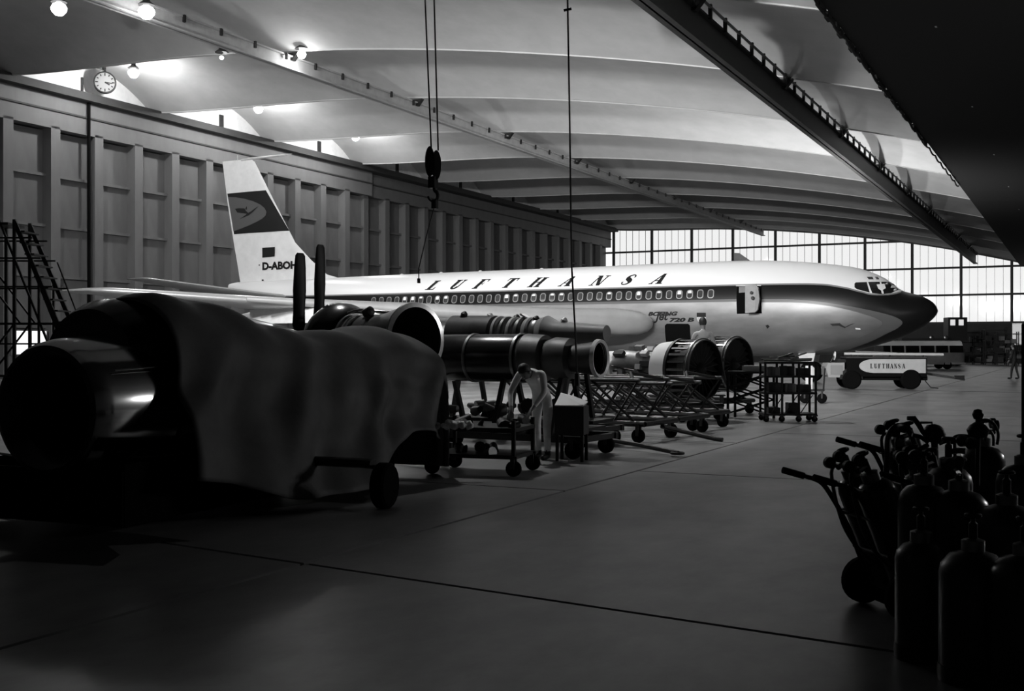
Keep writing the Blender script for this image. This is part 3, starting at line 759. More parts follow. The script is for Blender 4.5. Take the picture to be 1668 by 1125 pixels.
reg = wrap([[(a.x + (b.x - a.x) * p, a.z + (b.z - a.z) * q) for p, q in poly] for poly in text_polys('D-ABOH', .05)], finmap(.03), (), [a.x + (b.x - a.x) * k / 4 for k in (1, 2, 3)])
reg.build('registration', M_BAND, plane)
fin_px([(421, 430.5), (423, 430.5), (423, 432.5), (421, 432.5)], .03, 'rudder_hinge', M_BLACK, 1)
fin_px([(426, 455), (429, 455), (429, 459), (426, 459)], .03, 'rudder_hinge', M_BLACK, 1)
MB().tube([(-44.7, YA, 12.72), (-43.9, YA, 12.76), (-41.5, YA, 12.80), (-41.0, YA, 12.82)], [.07, .07, .045, .02], 8).build('antenna_probe', M_LIGHTGREY, plane, 40)
MB().tube([(-45.0, YA, 12.7), (-45.0, YA, 13.05)], .025, 6).build('antenna_probe', M_LIGHTGREY, plane)
# landing gear
def wheel_pair(x, y, r_, name):
    for s in (-1, 1):
        m = MB().lathe([(-.14, r_ * .55), (-.16, r_ * .85), (-.10, r_), (.10, r_), (.16, r_ * .85), (.14, r_ * .55)], (x, y + s * .24, r_), (0, 1, 0), 24)
        w_ = m.build('gear_wheel', M_RUBBER, plane, 40)
        MB().lathe([(-.15, r_ * .58), (-.08, r_ * .3), (.08, r_ * .3), (.15, r_ * .58)], (x, y + s * .24, r_), (0, 1, 0), 20).build('wheel_hub', M_LIGHTGREY, w_, 40)
wheel_pair(-11.2, YA, .48, 'n')
MB().tube([(-11.2, YA, .48), (-11.2, YA, 1.5)], .11, 10).tube([(-11.2, YA, .9), (-12.3, YA, 1.5)], .06, 8).build('nose_gear_leg', M_LIGHTGREY, plane, 40)
for s in (-1, 1):
    MB().prism([(-10.9, YA + s * .5, 1.45), (-11.7, YA + s * .5, 1.35), (-11.6, YA + s * .6, .85), (-11.0, YA + s * .6, .9)], (0, 0, 0), (0, .04, 0)).build('gear_door', M_LIGHTGREY, plane)
    for dx in (-.7, .7): wheel_pair(-26.5 + dx, YA + s * 3.3, .58, 'm')
    MB().tube([(-26.5, YA + s * 3.3, .6), (-26.5, YA + s * 3.3, 2.6)], .16, 10).tube([(-27.2, YA + s * 3.3, .6), (-25.8, YA + s * 3.3, .6)], .1, 8).build('main_gear_leg', M_LIGHTGREY, plane, 40)

# ================================================================== ENGINES, STANDS AND TROLLEYS
def caster(p, r_, parent, wd=.07, world=False, axis=(1, 0, 0), fork=True):
    x, y, z = p
    m = MB().lathe([(-wd / 2, r_ * .5), (-wd / 2, r_ * .9), (-wd * .35, r_), (wd * .35, r_), (wd / 2, r_ * .9), (wd / 2, r_ * .5)], (x, y, r_), axis, 18)
    c = m.build('caster_wheel', M_RUBBER, parent, 40, world)
    ax = Vector(axis).normalized()
    mh = MB().lathe([(-wd * .4, r_ * .52), (-wd * .3, r_ * .15), (wd * .3, r_ * .15), (wd * .4, r_ * .52)], (x, y, r_), axis, 14)
    if fork and z > r_ * 2:
        for s in (-1, 1):
            a = Vector((x, y, r_)) + ax * s * (wd / 2 + .02)
            mh.bar(a, (a.x, a.y, z), .03, .05)
        mh.box((x, y, z), (.12, .12, .03))
    mh.build('caster_fork', M_DARKSTEEL, c, 40, world)
    return c

def engine_stand(name, label, loc, rz, L=3.0, W=1.3, H=.85, group='engine stands along the row', splay=.35, tow=False, colour=None):
    t = thing(name, label, 'stand', loc, rz, group)
    col_ = colour or M_BLACK
    zb = .32
    m = MB()
    for s in (-1, 1): m.tube([(-L / 2, s * W / 2, zb), (L / 2, s * W / 2, zb)], .05, 8)
    for x in (-L / 2, 0, L / 2): m.tube([(x, -W / 2, zb), (x, W / 2, zb)], .045, 8)
    m.build('base_frame', col_, t, 40, False)
    for s in (-1, 1):
        y0, y1 = s * W / 2, s * (W / 2 - .05)
        m = MB()
        m.tube([(-L * .46, y1, H), (L * .46, y1, H)], .035, 8)
        m.build('top_rail', M_DARKSTEEL, t, 40, False)
        m = MB()
        k = 3
        for i in range(k):
            xa, xb = -L * .45 + L * .9 * i / k, -L * .45 + L * .9 * (i + 1) / k
            m.tube([(xa, y1, H), (xb, y0, zb)], .026, 6)
            m.tube([(xb, y1, H), ((xa + xb) / 2, y0, zb)], .02, 6)
        m.build('truss', col_, t, 40, False)
    for x in (-L * .42, L * .42):
        MB().tube([(x, -W / 2 + .05, H), (x - splay * (1 if x > 0 else -1), 0, H + .12), (x, W / 2 - .05, H)], .03, 6).build('cradle', col_, t, 40, False)
    for x in (-L * .46, L * .46):
        for y in (-W / 2, W / 2): caster((x, y, zb), .12, t, axis=(0, 1, 0))
    if tow:
        MB().tube([(L / 2, 0, .25), (L / 2 + 1.0, -.05, .08), (L / 2 + 1.15, -.06, .07)], .04, 8).build('tow_bar', M_BLACK, t, 40, False)
    return t

# ---- turbofan with open fan face (local +X is the intake end)
def turbofan(label, loc, rz, group='turbofan engines on stands'):
    t = thing('turbofan_engine', label, 'engine', loc, rz, group)
    A = (1, 0, 0)
    MB().lathe([(.02, .655), (.02, .63), (-.30, .60), (-.30, .64), (-.04, .665), (.02, .655)], (0, 0, 0), A, 48, caps=False).build('intake_ring', M_DARKSTEEL, t, 30, False)
    MB().lathe([(-.09, .66), (-.085, .69), (-.045, .69), (-.04, .66)], (0, 0, 0), A, 48, caps=False).build('intake_lip', M_BRIGHT, t, 30, False)
    MB().lathe([(-.28, .62), (-.24, .18), (-.10, .14), (0.0, .06), (.03, .01)], (0, 0, 0), A, 40).build('fan_hub', M_BLACK, t, 30, False)
    for k in range(23):
        a = 2 * math.pi * k / 23
        e1 = Vector((0, math.cos(a), math.sin(a))); e2 = Vector((0, -math.sin(a), math.cos(a)))
        p = [e1 * .15 + Vector((-.12, 0, 0)) - e2 * .02, e1 * .15 + Vector((-.2, 0, 0)) + e2 * .02, e1 * .61 + Vector((-.22, 0, 0)) + e2 * .07, e1 * .61 + Vector((-.08, 0, 0)) - e2 * .07]
        MB().prism(p, (0, 0, 0), e2 * .008).build('fan_blade', M_BLACK, t, None, False)
    MB().lathe([(-.08, .61), (-.60, .58)], (0, 0, 0), A, 40, caps=False).build('fan_casing', M_BLACK, t, 30, False)
    me = MB().box((0, 0, 0), (.44, .05, .035)).mesh('guide_vane', M_BRIGHT)
    for k in range(24):
        a = 2 * math.pi * k / 24
        o = put('guide_vane', me, t, (-.34, .645 * math.cos(a), .645 * math.sin(a))); o.rotation_euler = (a + math.pi / 2, 0, 0)
    MB().lathe([(-.58, .58), (-.58, .68), (-.65, .68), (-.67, .63)], (0, 0, 0), A, 48, caps=False).build('rear_ring', M_DARKSTEEL, t, 30, False)
    MB().lathe([(-.67, .64), (-1.10, .59), (-1.14, .5)], (0, 0, 0), A, 48, caps=False).build('white_shroud', M_WHITE, t, 30, False)
    MB().lathe([(-1.0, .40), (-1.5, .36), (-1.9, .40), (-2.3, .42), (-2.35, .44)], (0, 0, 0), A, 32, caps=False).build('core_casing', M_STEEL, t, 30, False)
    rnd = random.Random(hash(label) % 1000 if False else len(label))
    for k in range(26):
        a = rnd.uniform(0, 2 * math.pi); x = rnd.uniform(-2.2, -1.25); rr = .43 + rnd.uniform(0, .08)
        c = Vector((x, rr * math.cos(a), rr * math.sin(a)))
        if k % 3 == 0:
            MB().lathe([(-.1, .02), (-.08, .07), (.08, .07), (.1, .02)], c, (0, math.cos(a), math.sin(a)), 10).build('accessory', rnd.choice((M_STEEL, M_DARKSTEEL, M_BRIGHT)), t, 40, False)
        else:
            MB().box(c, (rnd.uniform(.1, .28), .1, .12), Matrix.Rotation(a, 3, 'X')).build('accessory', rnd.choice((M_STEEL, M_DARKSTEEL, M_GREY, M_LIGHTGREY)), t, None, False)
    for k in range(7):
        a0 = rnd.uniform(0, 6.28); da = rnd.uniform(-.8, .8); rr = .47 + .012 * k
        MB().tube([(-1.2 - 1.05 * q / 8, rr * math.cos(a0 + da * q / 8), rr * math.sin(a0 + da * q / 8)) for q in range(9)], .018, 6).build('pipe', rnd.choice((M_BRIGHT, M_STEEL, M_BLACK)), t, 40, False)
    MB().lathe([(-2.35, .44), (-2.38, .40), (-3.05, .38), (-3.1, .36)], (0, 0, 0), A, 32, caps=False).build('turbine_case', M_LIGHTGREY, t, 30, False)
    MB().lathe([(-3.05, .36), (-3.35, .32), (-3.35, .29), (-3.0, .28)], (0, 0, 0), A, 32).build('exhaust', M_DARKSTEEL, t, 30, False)
    return t
TF_RZ = R(-18)
p1 = Vector((-7.35, 24.2, 1.13)); p2 = Vector((-7.35, 26.9, 1.20))
turbofan('turbofan with white shroud band nearest the standing man', p1, TF_RZ)
turbofan('turbofan with glinting guide vanes behind the standing man', p2, TF_RZ)
ax = Vector((math.cos(TF_RZ), math.sin(TF_RZ), 0))
for p, lab in ((p1, 'truss stand carrying the turbofan with the white shroud'), (p2, 'truss stand carrying the turbofan beyond the standing man')):
    c = p - ax * 1.6
    engine_stand('engine_stand', lab, (c.x, c.y, 0), TF_RZ, 3.2, 1.35, p.z - .45)
# empty stands in the row before them
engine_stand('engine_stand', 'empty low truss stand with a tow bar lying on the floor', (-8.0, 19.0, 0), R(-6), 3.0, 1.3, 1.05, tow=True)
engine_stand('engine_stand', 'empty truss stand, second from the tow bar', (-8.0, 20.6, 0), R(-8), 3.2, 1.3, .95)
engine_stand('engine_stand', 'empty truss stand just before the first turbofan', (-8.1, 22.2, 0), R(-10), 3.3, 1.3, 1.0)
tb = thing('tow_bar', 'dark tow bar lying on the floor beside the joint', 'tow bar', (-6.3, 16.8, 0), 0)
MB().tube([(-.8, .35, .16), (.2, -.1, .10), (.95, -.55, .05)], .035, 8).build('bar', M_BLACK, tb, 40, False)
MB().tube([(.95 + .09 * math.cos(a), -.58 + .09 * math.sin(a), .05) for a in [k * math.pi / 6 for k in range(12)]], .022, 6, True).build('eye', M_BLACK, tb, 40, False)
# lattice step stand between turbofan and rack
ls = thing('lattice_stand', 'dark cross-braced support stand left of the wire rack cart', 'stand', (-6.72, 25.65, 0), R(0))
for x in (-.45, .45):
    for y in (-.3, .3): MB().bar((x, y, 0), (x, y, 1.05), .05, .05).build('post', M_BLACK, ls, None, False)
m = MB()
for y in (-.3, .3):
    m = MB()
    for k in range(3):
        m.bar((-.45, y, .12 + k * .3), (.45, y, .42 + k * .3), .035, .035); m.bar((.45, y, .12 + k * .3), (-.45, y, .42 + k * .3), .035, .035)
    m.build('cross_brace', M_BLACK, ls, None, False)
MB().box((0, 0, 1.05), (1.0, .7, .05)).build('top_plate', M_DARKSTEEL, ls, None, False)
MB().box((.1, -.05, 1.14), (.5, .3, .12)).build('top_plate', M_LIGHTGREY, ls, None, False)

# ---- nearest engine: pod with polished intake ring, under a tarpaulin; axis along the hall
pod = thing('engine_pod', 'engine pod with polished intake ring half hidden under a tarpaulin', 'engine', (-8.25, 7.25, 0), R(4))
A = (0, 1, 0); O = (0, 0, 1.06)
MB().lathe([(.10, .40), (.02, .46), (-.03, .53), (-.01, .575)], O, A, 56, caps=False).build('intake_lip', M_GLOSSBLACK, pod, 40, False)
MB().lathe([(.10, .40), (.5, .42), (1.0, .44)], O, A, 40, caps=False).build('intake_duct', M_BLACK, pod, 40, False)
MB().lathe([(.55, .01), (.62, .12), (.8, .2), (1.0, .24)], O, A, 24, caps=False).build('nose_bullet', M_DARKSTEEL, pod, 40, False)
MB().lathe([(-.01, .575), (.05, .61), (.16, .635), (.5, .68), (.98, .72)], O, A, 64, caps=False).build('intake_ring', M_CHROME, pod, 40, False)
MB().lathe([(.955, .735), (1.0, .735)], O, A, 64, caps=False).build('ring_seam', M_BLACK, pod, 40, False)
MB().lathe([(.30, .66), (.44, .69)], O, A, 10, caps=False, a0=-52, a1=-49).build('ring_seam', M_BLACK, pod, 40, False)
MB().tube([(.665 * math.sin(R(58)) + .012 + .09 * q, .22 + .74 * q, 1.06 + .665 * math.cos(R(58)) + .035 * q) for q in (0, .25, .5, .75, 1)], .008, 6).build('ring_seam', M_BLACK, pod, 40, False)
rings = []
for y, rx, rz_, zc in ((.55, .30, .30, 1.45), (.62, .52, .50, 1.48), (.85, .66, .56, 1.52), (1.3, .74, .60, 1.52), (2.2, .76, .58, 1.48), (3.6, .70, .5, 1.38), (4.6, .55, .42, 1.3)):
    rings.append([(rx * math.sin(2 * math.pi * k / 40) - .10, y, zc + rz_ * math.cos(2 * math.pi * k / 40)) for k in range(40)])
MB().loft(rings).build('upper_cowl', M_GLOSSBLACK, pod, 40, False)
MB().lathe([(1.0, .72), (2.5, .74), (4.2, .6), (5.0, .42)], O, A, 40).build('cowl', M_GLOSSBLACK, pod, 40, False)
m = MB()
for s in (-1, 1):
    m.bar((s * .75, .3, .42), (s * .75, 4.9, .42), .10, .12)
for y in (.4, 2.5, 4.8): m.bar((-.75, y, .42), (.75, y, .42), .10, .10)
for y in (.9, 3.8):
    for s in (-1, 1): m.bar((s * .75, y, .42), (s * .5, y, .75), .08, .08)
m.build('cradle_frame', M_BLACK, pod, None, False)
for s in (-1, 1): MB().box((s * .82, 2.5, .33), (.03, 4.9, .54)).build('shade_board_side', M_VOID, pod, None, False)  # added dark boards that keep the gap under the pod in shade
MB().box((0, .04, .30), (1.66, .03, .48)).build('shade_board_front', M_VOID, pod, None, False)
MB().tube([(.75, 2.5, .42), (1.85, 2.35, .44), (2.02, 2.3, .44)], .05, 8).build('outrigger', M_BLACK, pod, 40, False)
for (x, y) in ((2.15, 2.3), (-.9, 2.5), (.75, 4.75), (-.9, 4.75)):
    caster((x, y, .46), .23, pod, .15, axis=(1, .1, 0))
MB().tube([(-1.1, -.1, .72), (-.4, .05, .63), (.3, .2, .6), (.8, .9, .62)], .012, 6).build('edge_wire', M_BRIGHT, pod, 40, False)

# tarpaulin draped over the pod (its own thing)
M_TARP = mat('dark_canvas', 0.085, 0.7, var=.3, scale=2.2, bump=.25)
RIDGE = [(8.1, 2.06), (8.4, 2.13), (8.9, 2.10), (9.4, 2.00), (9.9, 1.86), (10.3, 1.79), (11.0, 1.80), (11.8, 1.86), (12.3, 1.82), (12.8, 1.74)]
def tarp_pt(a, b):
    """a 0..1 along the pod, b -1..1 from the far hem over the ridge to the near hem"""
    y = 8.15 + 4.25 * a
    zt = smooth_pts(y, RIDGE)
    xr = -8.22 + .25 * a
    hem = smooth_pts(a, [(0, .42), (.2, .14), (.45, .10), (.62, .16), (.72, .52), (.85, .62), (1, .45)]) if b > 0 else .25
    s = abs(b); sg = 1 if b > 0 else -1
    # arch then near-vertical skirt
    if s < .45:
        th = s / .45 * math.pi / 2
        x = .78 * math.sin(th) ** .9; z = zt - (zt - 1.30) * (1 - math.cos(th)) ** .9
    else:
        q = (s - .45) / .55
        flare = smooth_pts(a, [(0, .40), (.3, .52), (.5, .48), (.7, .25), (.85, .10), (1, .02)]) * q ** 1.3
        x = .78 + flare; z = 1.30 + (hem - 1.30) * q
    # folds: swags hanging from the peak at a~.78 and loose vertical pleats
    q = max(0, s - .18)
    fold = .13 * (.55 - abs(math.sin(12 * a + 3.2 * s * (1.5 - a)))) * min(1, q * 2.2) + .05 * math.sin(9 * a - 7 * s + .6) * min(1, q * 2) + .03 * math.sin(41 * a + 9 * s) * min(1, q * 3) + .07 * math.sin(14 * s - 10 * abs(a - .62) + 1.2) * min(1, q * 2) * math.exp(-((a - .6) / .35) ** 2)
    wr = .03 * math.sin(31 * a) * math.exp(-((s - .15) / .15) ** 2)
    yy = y + .06 * math.sin(8 * s + 5 * a) * q - (.25 * s * s if a < .05 else 0) * (1 - a / .05) + .12 * q * (a - .5)
    return (xr + sg * (x + fold * (1 if s > .2 else .3)), yy, z + wr + .3 * fold * (1 - s) * (s < .6))
tarp_m = MB(); NA, NB = 84, 72
vs_ = [tarp_pt(i / NA, j / NB * 2 - 1) for i in range(NA + 1) for j in range(NB + 1)]
fs_ = [(i * (NB + 1) + j, (i + 1) * (NB + 1) + j, (i + 1) * (NB + 1) + j + 1, i * (NB + 1) + j + 1) for i in range(NA) for j in range(NB)]
# far end flap falling from the last edge
base = len(vs_)
for q in range(1, 13):
    for j in range(NB + 1):
        x, y, z = tarp_pt(1, j / NB * 2 - 1)
        zz = max(.10, z * (1 - q / 12) + .12 * q / 12)
        vs_.append((x * (1 - .0 * q) + .03 * math.sin(j * .6 + q * .3), y + .10 * math.sqrt(q / 12) + .05 * math.sin(j * .45) * q / 12, min(z, zz)))
for q in range(12):
    for j in range(NB):
        a_ = (NA * (NB + 1) if q == 0 else base + (q - 1) * (NB + 1)) + j
        b_ = base + q * (NB + 1) + j
        fs_.append((a_, b_, b_ + 1, a_ + 1))
tarp_m.add(vs_, fs_)
to = tarp_m.build('tarpaulin', M_TARP, None, 60)
sol = to.modifiers.new('thickness', 'SOLIDIFY'); sol.thickness = .012
tag(to, 'dark canvas tarpaulin draped in folds over the nearest engine pod', 'tarpaulin')

# ---- propeller engine behind the tarpaulin
def propeller(parent, hub, axis, Rp, wd, phase, nb=4):
    ax_ = Vector(axis).normalized(); up = Vector((0, 0, 1)); e1 = (up - ax_ * up.dot(ax_)).normalized(); e2 = ax_.cross(e1)
    MB().lathe([(-.14, .15), (.02, .16), (.16, .13), (.30, .02)], hub, ax_, 20).build('propeller_hub', M_STEEL, parent, 40)
    for k in range(nb):
        a = phase + 2 * math.pi * k / nb
        d = e1 * math.cos(a) + e2 * math.sin(a); c = d.cross(ax_)
        rings = []
        for q, wq, tq in ((.05, .06, .06), (.16, .06, .06), (.24, .10, .05), (.40, .85, .035), (.6, 1.0, .028), (.85, .95, .02), (.97, .85, .014), (1.0, .55, .006)):
            wv = wd / 2 * wq if wq > .2 else wq
            tw = R(68 - 25 * q)
            cc = c * math.cos(tw) + ax_ * math.sin(tw); nn = d.cross(cc)
            o_ = Vector(hub) + d * Rp * q
            rings.append([o_ + cc * wv * math.cos(2 * math.pi * i / 12) + nn * tq * math.sin(2 * math.pi * i / 12) for i in range(12)])
        MB().loft(rings).build('propeller_blade', M_BLACK, parent, 50)

def turboprop(label, front, rear, prop_axis, Rp, blade_w, group='propeller engines', body=True):
    f_, r_ = Vector(front), Vector(rear); ax_ = (r_ - f_).normalized(); L = (r_ - f_).length
    t = thing('propeller_engine', label, 'engine', ((f_.x + r_.x) / 2, (f_.y + r_.y) / 2, 0), 0, group)
    propeller(t, f_, prop_axis, Rp, blade_w, 0)
    P = lambda k: k * L / 2.3
    MB().lathe([(P(.16), .14), (P(.18), .34), (P(.30), .50), (P(.48), .57), (P(.66), .55), (P(.80), .46), (P(.86), .38)], f_, ax_, 40).build('gearcase', M_GLOSSBLACK, t, 40)
    for k, rr in ((.88, .40), (.97, .38), (1.06, .39)):
        MB().lathe([(P(k) - .03, .34), (P(k) - .025, rr), (P(k) + .025, rr), (P(k) + .03, .34)], f_, ax_, 36).build('collar', M_STEEL, t, 30)
    MB().lathe([(P(.84), .34), (P(1.2), .35), (P(1.5), .36)], f_, ax_, 32).build('compressor_case', M_DARKSTEEL, t, 40)
    MB().lathe([(P(1.15), .36), (P(1.16), .375), (P(1.36), .375), (P(1.38), .36)], f_, ax_, 32).build('band', M_STEEL, t, 30)
    MB().lathe([(P(1.48), .36), (P(1.7), .40), (P(2.0), .47), (P(2.12), .50), (P(2.12), .44), (P(1.6), .36)], f_, ax_, 40, caps=False).build('rear_cowl', M_DARKSTEEL, t, 40)
    MB().lathe([(P(2.10), .505), (P(2.12), .52), (P(2.15), .515), (P(2.16), .45), (P(2.13), .445)], f_, ax_, 40, caps=False).build('cowl_rim', M_BRIGHT, t, 30)
    up = Vector((0, 0, 1)); sd = ax_.cross(up)
    for k, a in ((.7, .5), (1.1, .9), (1.3, -.3), (1.45, .6)):
        c = f_ + ax_ * P(k) + (up * math.cos(a) - sd * math.sin(a)) * .42
        MB().lathe([(-.08, .03), (-.06, .07), (.06, .07), (.08, .03)], c, (ax_ + up * .3), 12).build('accessory', M_BRIGHT if a > .55 else M_DARKSTEEL, t, 40)
    for s in (-1, 1):
        MB().tube([f_ + ax_ * P(.9 + .1 * q) + (up * math.cos(.4 * s + .12 * q) - sd * math.sin(.4 * s + .12 * q)) * (.43 + .02 * math.sin(q)) for q in range(12)], .022, 6).build('pipe', M_STEEL if s > 0 else M_BRIGHT, t, 40)
    # stand
    c = (f_ + r_) / 2; m = MB()
    sdh = Vector((sd.x, sd.y, 0)).normalized(); axh = Vector((ax_.x, ax_.y, 0)).normalized()
    for s in (-1, 1):
        for q in (-.4, .4):
            a_ = c + axh * L * q + sdh * .55 * s
            m.bar((a_.x, a_.y, .25), (a_.x - sdh.x * .2 * s, a_.y - sdh.y * .2 * s, f_.z - .3), .06, .06)
        a_, b_ = c - axh * L * .5 + sdh * .55 * s, c + axh * L * .5 + sdh * .55 * s
        m.bar((a_.x, a_.y, .25), (b_.x, b_.y, .25), .08, .08)
    m.build('cradle', M_BLACK, t)
    for s in (-1, 1):
        for q in (-.45, .45):
            a_ = c + axh * L * q + sdh * .55 * s
            caster((a_.x, a_.y, .25), .11, t, .06, True, tuple(sdh))
    return t
view = Vector((-.597, .82, 0))
turboprop('propeller engine with round black nose case, blade upright before the fuselage', pd(519, 556, 17.2), (-8.0, 13.35, 1.72), Vector((-.82, -.57, .02)), 1.46, .21)
h2 = pd(486, 566, 16.4)
pe2 = thing('propeller', 'spare four-bladed propeller on a trestle, upright blade left of the engine', 'propeller', (h2.x, h2.y, 0))
propeller(pe2, h2, Vector((-.85, -.53, .02)), 1.36, .22, 0)
ax2 = Vector((.85, .53, 0)); m = MB()
m.bar(h2 + ax2 * .1, h2 + ax2 * .5, .08, .08)
c = h2 + ax2 * .45
m.bar((c.x - .25, c.y + .4, .0), (c.x, c.y, h2.z), .07, .07); m.bar((c.x + .25, c.y - .4, .0), (c.x, c.y, h2.z), .07, .07)
m.build('trestle', M_BLACK, pe2)
# ---- long engine with black cowl tube and jet pipe (axis across the hall)
def jet_core(label, x0, x1, y0, y1, z, rr, kind, group='engines with long casings'):
    a, b = Vector((x0, y0, z)), Vector((x1, y1, z)); ax_ = (b - a).normalized(); L = (b - a).length
    t = thing('jet_engine', label, 'engine', ((x0 + x1) / 2, (y0 + y1) / 2, 0), 0, group)
    up = Vector((0, 0, 1)); sd = ax_.cross(up)
    if kind == 0:
        MB().lathe([(0, rr * .8), (.02, rr * .96), (.06, rr), (L * .56, rr), (L * .575, rr * .95)], a, ax_, 40).build('black_cowl', M_GLOSSBLACK, t, 30)
        for k in (.0, .29, .565):
            MB().lathe([(L * k - .015, rr), (L * k - .012, rr + .016), (L * k + .03, rr + .016), (L * k + .033, rr)], a, ax_, 40, caps=False).build('clamp_band', M_STEEL, t, 30)
        MB().lathe([(L * .57, rr * .9), (L * .60, rr * 1.02), (L * .70, rr * .95), (L * .71, rr * .8)], a, ax_, 36).build('combustion_case', mat('sooted_case', .07, .5, .3, var=.3), t, 30)
        MB().lathe([(L * .71, rr * .72), (L * .76, rr * .86), (L * .84, rr * .82), (L * .85, rr * .6)], a, ax_, 36).build('turbine_case', mat('sooted_case', .07, .5, .3, var=.3), t, 30)
        MB().lathe([(L * .85, rr * .55), (L * .92, rr * .62), (L * .98, rr * .70)], a, ax_, 36, caps=False).build('jet_pipe', M_DARKSTEEL, t, 30)
        MB().lathe([(L * .975, rr * .66), (L * .98, rr * .78), (L * 1.0, rr * .76), (L * .995, rr * .64)], a, ax_, 36, caps=False).build('pipe_flange', M_WHITE, t, 30)
        MB().lathe([(L * .92, .02), (L * .90, rr * .6)], a, ax_, 24).build('pipe_end', M_BLACK, t)
    else:
        MB().lathe([(0, rr * .5), (.05, rr), (L * .3, rr * .95), (L * .32, rr * .7)], a, ax_, 32).build('intake_case', M_DARKSTEEL, t, 30)
        for k in range(6):
            q = L * (.33 + .05 * k)
            MB().lathe([(q - .05, rr * .80), (q - .02, rr * (.92 - .02 * k)), (q + .03, rr * (.92 - .02 * k)), (q + .06, rr * .78)], a, ax_, 32).build('rib_ring', M_STEEL if k % 2 else M_GREY, t, 30)
        MB().lathe([(L * .60, rr * .80), (L * .64, rr * .9), (L * .70, rr * .62), (L * .98, rr * .42), (L, rr * .40)], a, ax_, 32).build('tail_cone', M_GREY, t, 30)
        for k in range(5):
            c = a + ax_ * L * (.1 + .16 * k) + up * rr * (.95 - .1 * k) + sd * (.1 - .08 * (k % 3))
            MB().lathe([(-.07, .02), (-.05, .06), (.05, .06), (.09, .02)], c, up + ax_ * .4, 10).build('accessory', (M_DARKSTEEL, M_LIGHTGREY, M_BLACK)[k % 3], t, 40)
        c = a + ax_ * L * .50 + up * (rr * .86)
        MB().box(c, (.20, .16, .03), Matrix.Rotation(.5, 3, 'Y')).build('white_tag', M_PAPER, t)
    # cradle and trolley
    m = MB()
    for q in (.12, .5, .82):
        c = a + ax_ * L * q
        for s in (-1, 1): m.bar((c.x + sd.x * .55 * s, c.y + sd.y * .55 * s, .28), (c.x + sd.x * .2 * s, c.y + sd.y * .2 * s, z - rr * .8), .07, .07)
    for s in (-1, 1):
        p_, q_ = a + sd * .55 * s, b + sd * .55 * s
        m.bar((p_.x, p_.y, .28), (q_.x, q_.y, .28), .09, .10)
    for q in (.02, .5, .98):
        c = a + ax_ * L * q; m.bar((c.x - sd.x * .55, c.y - sd.y * .55, .28), (c.x + sd.x * .55, c.y + sd.y * .55, .28), .08, .08)
    m.box(((a.x + b.x) / 2, (a.y + b.y) / 2, .40), (L * .9, .9, .05))
    m.build('trolley_frame', M_BLACK, t)
    for s in (-1, 1):
        for q in (.06, .94):
            c = a + ax_ * L * q + sd * .55 * s
            caster((c.x, c.y, .28), .13, t, .08, True, (0, 1, 0))
    rnd = random.Random(len(label))
    for k in range(12):
        c = a + ax_ * L * rnd.uniform(.08, .85) + sd * rnd.uniform(-.35, .35)
        MB().lathe([(0, rnd.uniform(.05, .12)), (rnd.uniform(.1, .3), rnd.uniform(.03, .1))], (c.x, c.y, rnd.uniform(.44, .75)), (rnd.uniform(-1, 1), rnd.uniform(-1, 1), rnd.uniform(-.3, .3)), 10).build('loose_fitting', rnd.choice((M_BLACK, M_DARKSTEEL, M_STEEL, M_GREY)), t, 40)
    return t
jet_core('engine in a long glossy black cowl with white-rimmed jet pipe', -9.45, -6.35, 15.9, 15.7, 1.45, .37, 0)
jet_core('engine with ribbed casing and slender tail cone, behind the black cowl', -10.0, -6.9, 17.7, 17.3, 1.84, .34, 1)
pt = thing('parts_trolley', 'low dark parts trolley between tarpaulin and black-cowled engine', 'trolley', (-6.95, 13.1, 0), R(8))
for z in (.24, .58): MB().box((0, 0, z), (1.15, .85, .05)).build('shelf', M_BLACK, pt, None, False)
for x in (-.55, .55):
    for y in (-.4, .4):
        MB().bar((x, y, .22), (x, y, .70), .045, .045).build('post', M_BLACK, pt, None, False); caster((x, y, .24), .10, pt, .06, axis=(0, 1, 0))
rnd = random.Random(11)
for k in range(16):
    MB().lathe([(0, rnd.uniform(.03, .09)), (rnd.uniform(.08, .22), rnd.uniform(.02, .08))], (rnd.uniform(-.5, .5), rnd.uniform(-.35, .35), .61 if k % 3 else .27), (rnd.uniform(-1, 1), rnd.uniform(-1, 1), rnd.uniform(.1, .5)), 9).build('loose_fitting', rnd.choice((M_BLACK, M_DARKSTEEL, M_STEEL, M_GREY)), pt, 40, False)
# white rags and parts on the trolley
for k, (u, v, s_) in enumerate(((748, 690, .11), (736, 694, .14), (726, 695, .09), (717, 693, .08), (766, 694, .09))):
    p = pd(u, v, 14.1); p.z = .65; m = MB(); rnd = random.Random(k)
    n = 10
    for j in range(3):
        m.lathe([(-s_ * .5, .005), (-s_ * .2, s_ * .4), (s_ * .2, s_ * .35), (s_ * .5, .005)], (p.x + rnd.uniform(-.05, .05), p.y, p.z + rnd.uniform(-.02, .03)), (rnd.uniform(-1, 1), rnd.uniform(-.4, .4), rnd.uniform(-1, 1)), 8)
    tag(m.build('rag', M_PAPER, None, 60), ('white crumpled rag, topmost of the pile under the black cowl', 'largest white rag in the pile under the black cowl', 'small white rag low in the pile under the black cowl', 'leftmost white rag in the pile under the black cowl', 'white rag lying apart on the right of the rag pile')[k], 'rag', 'white rags on the trolleys')
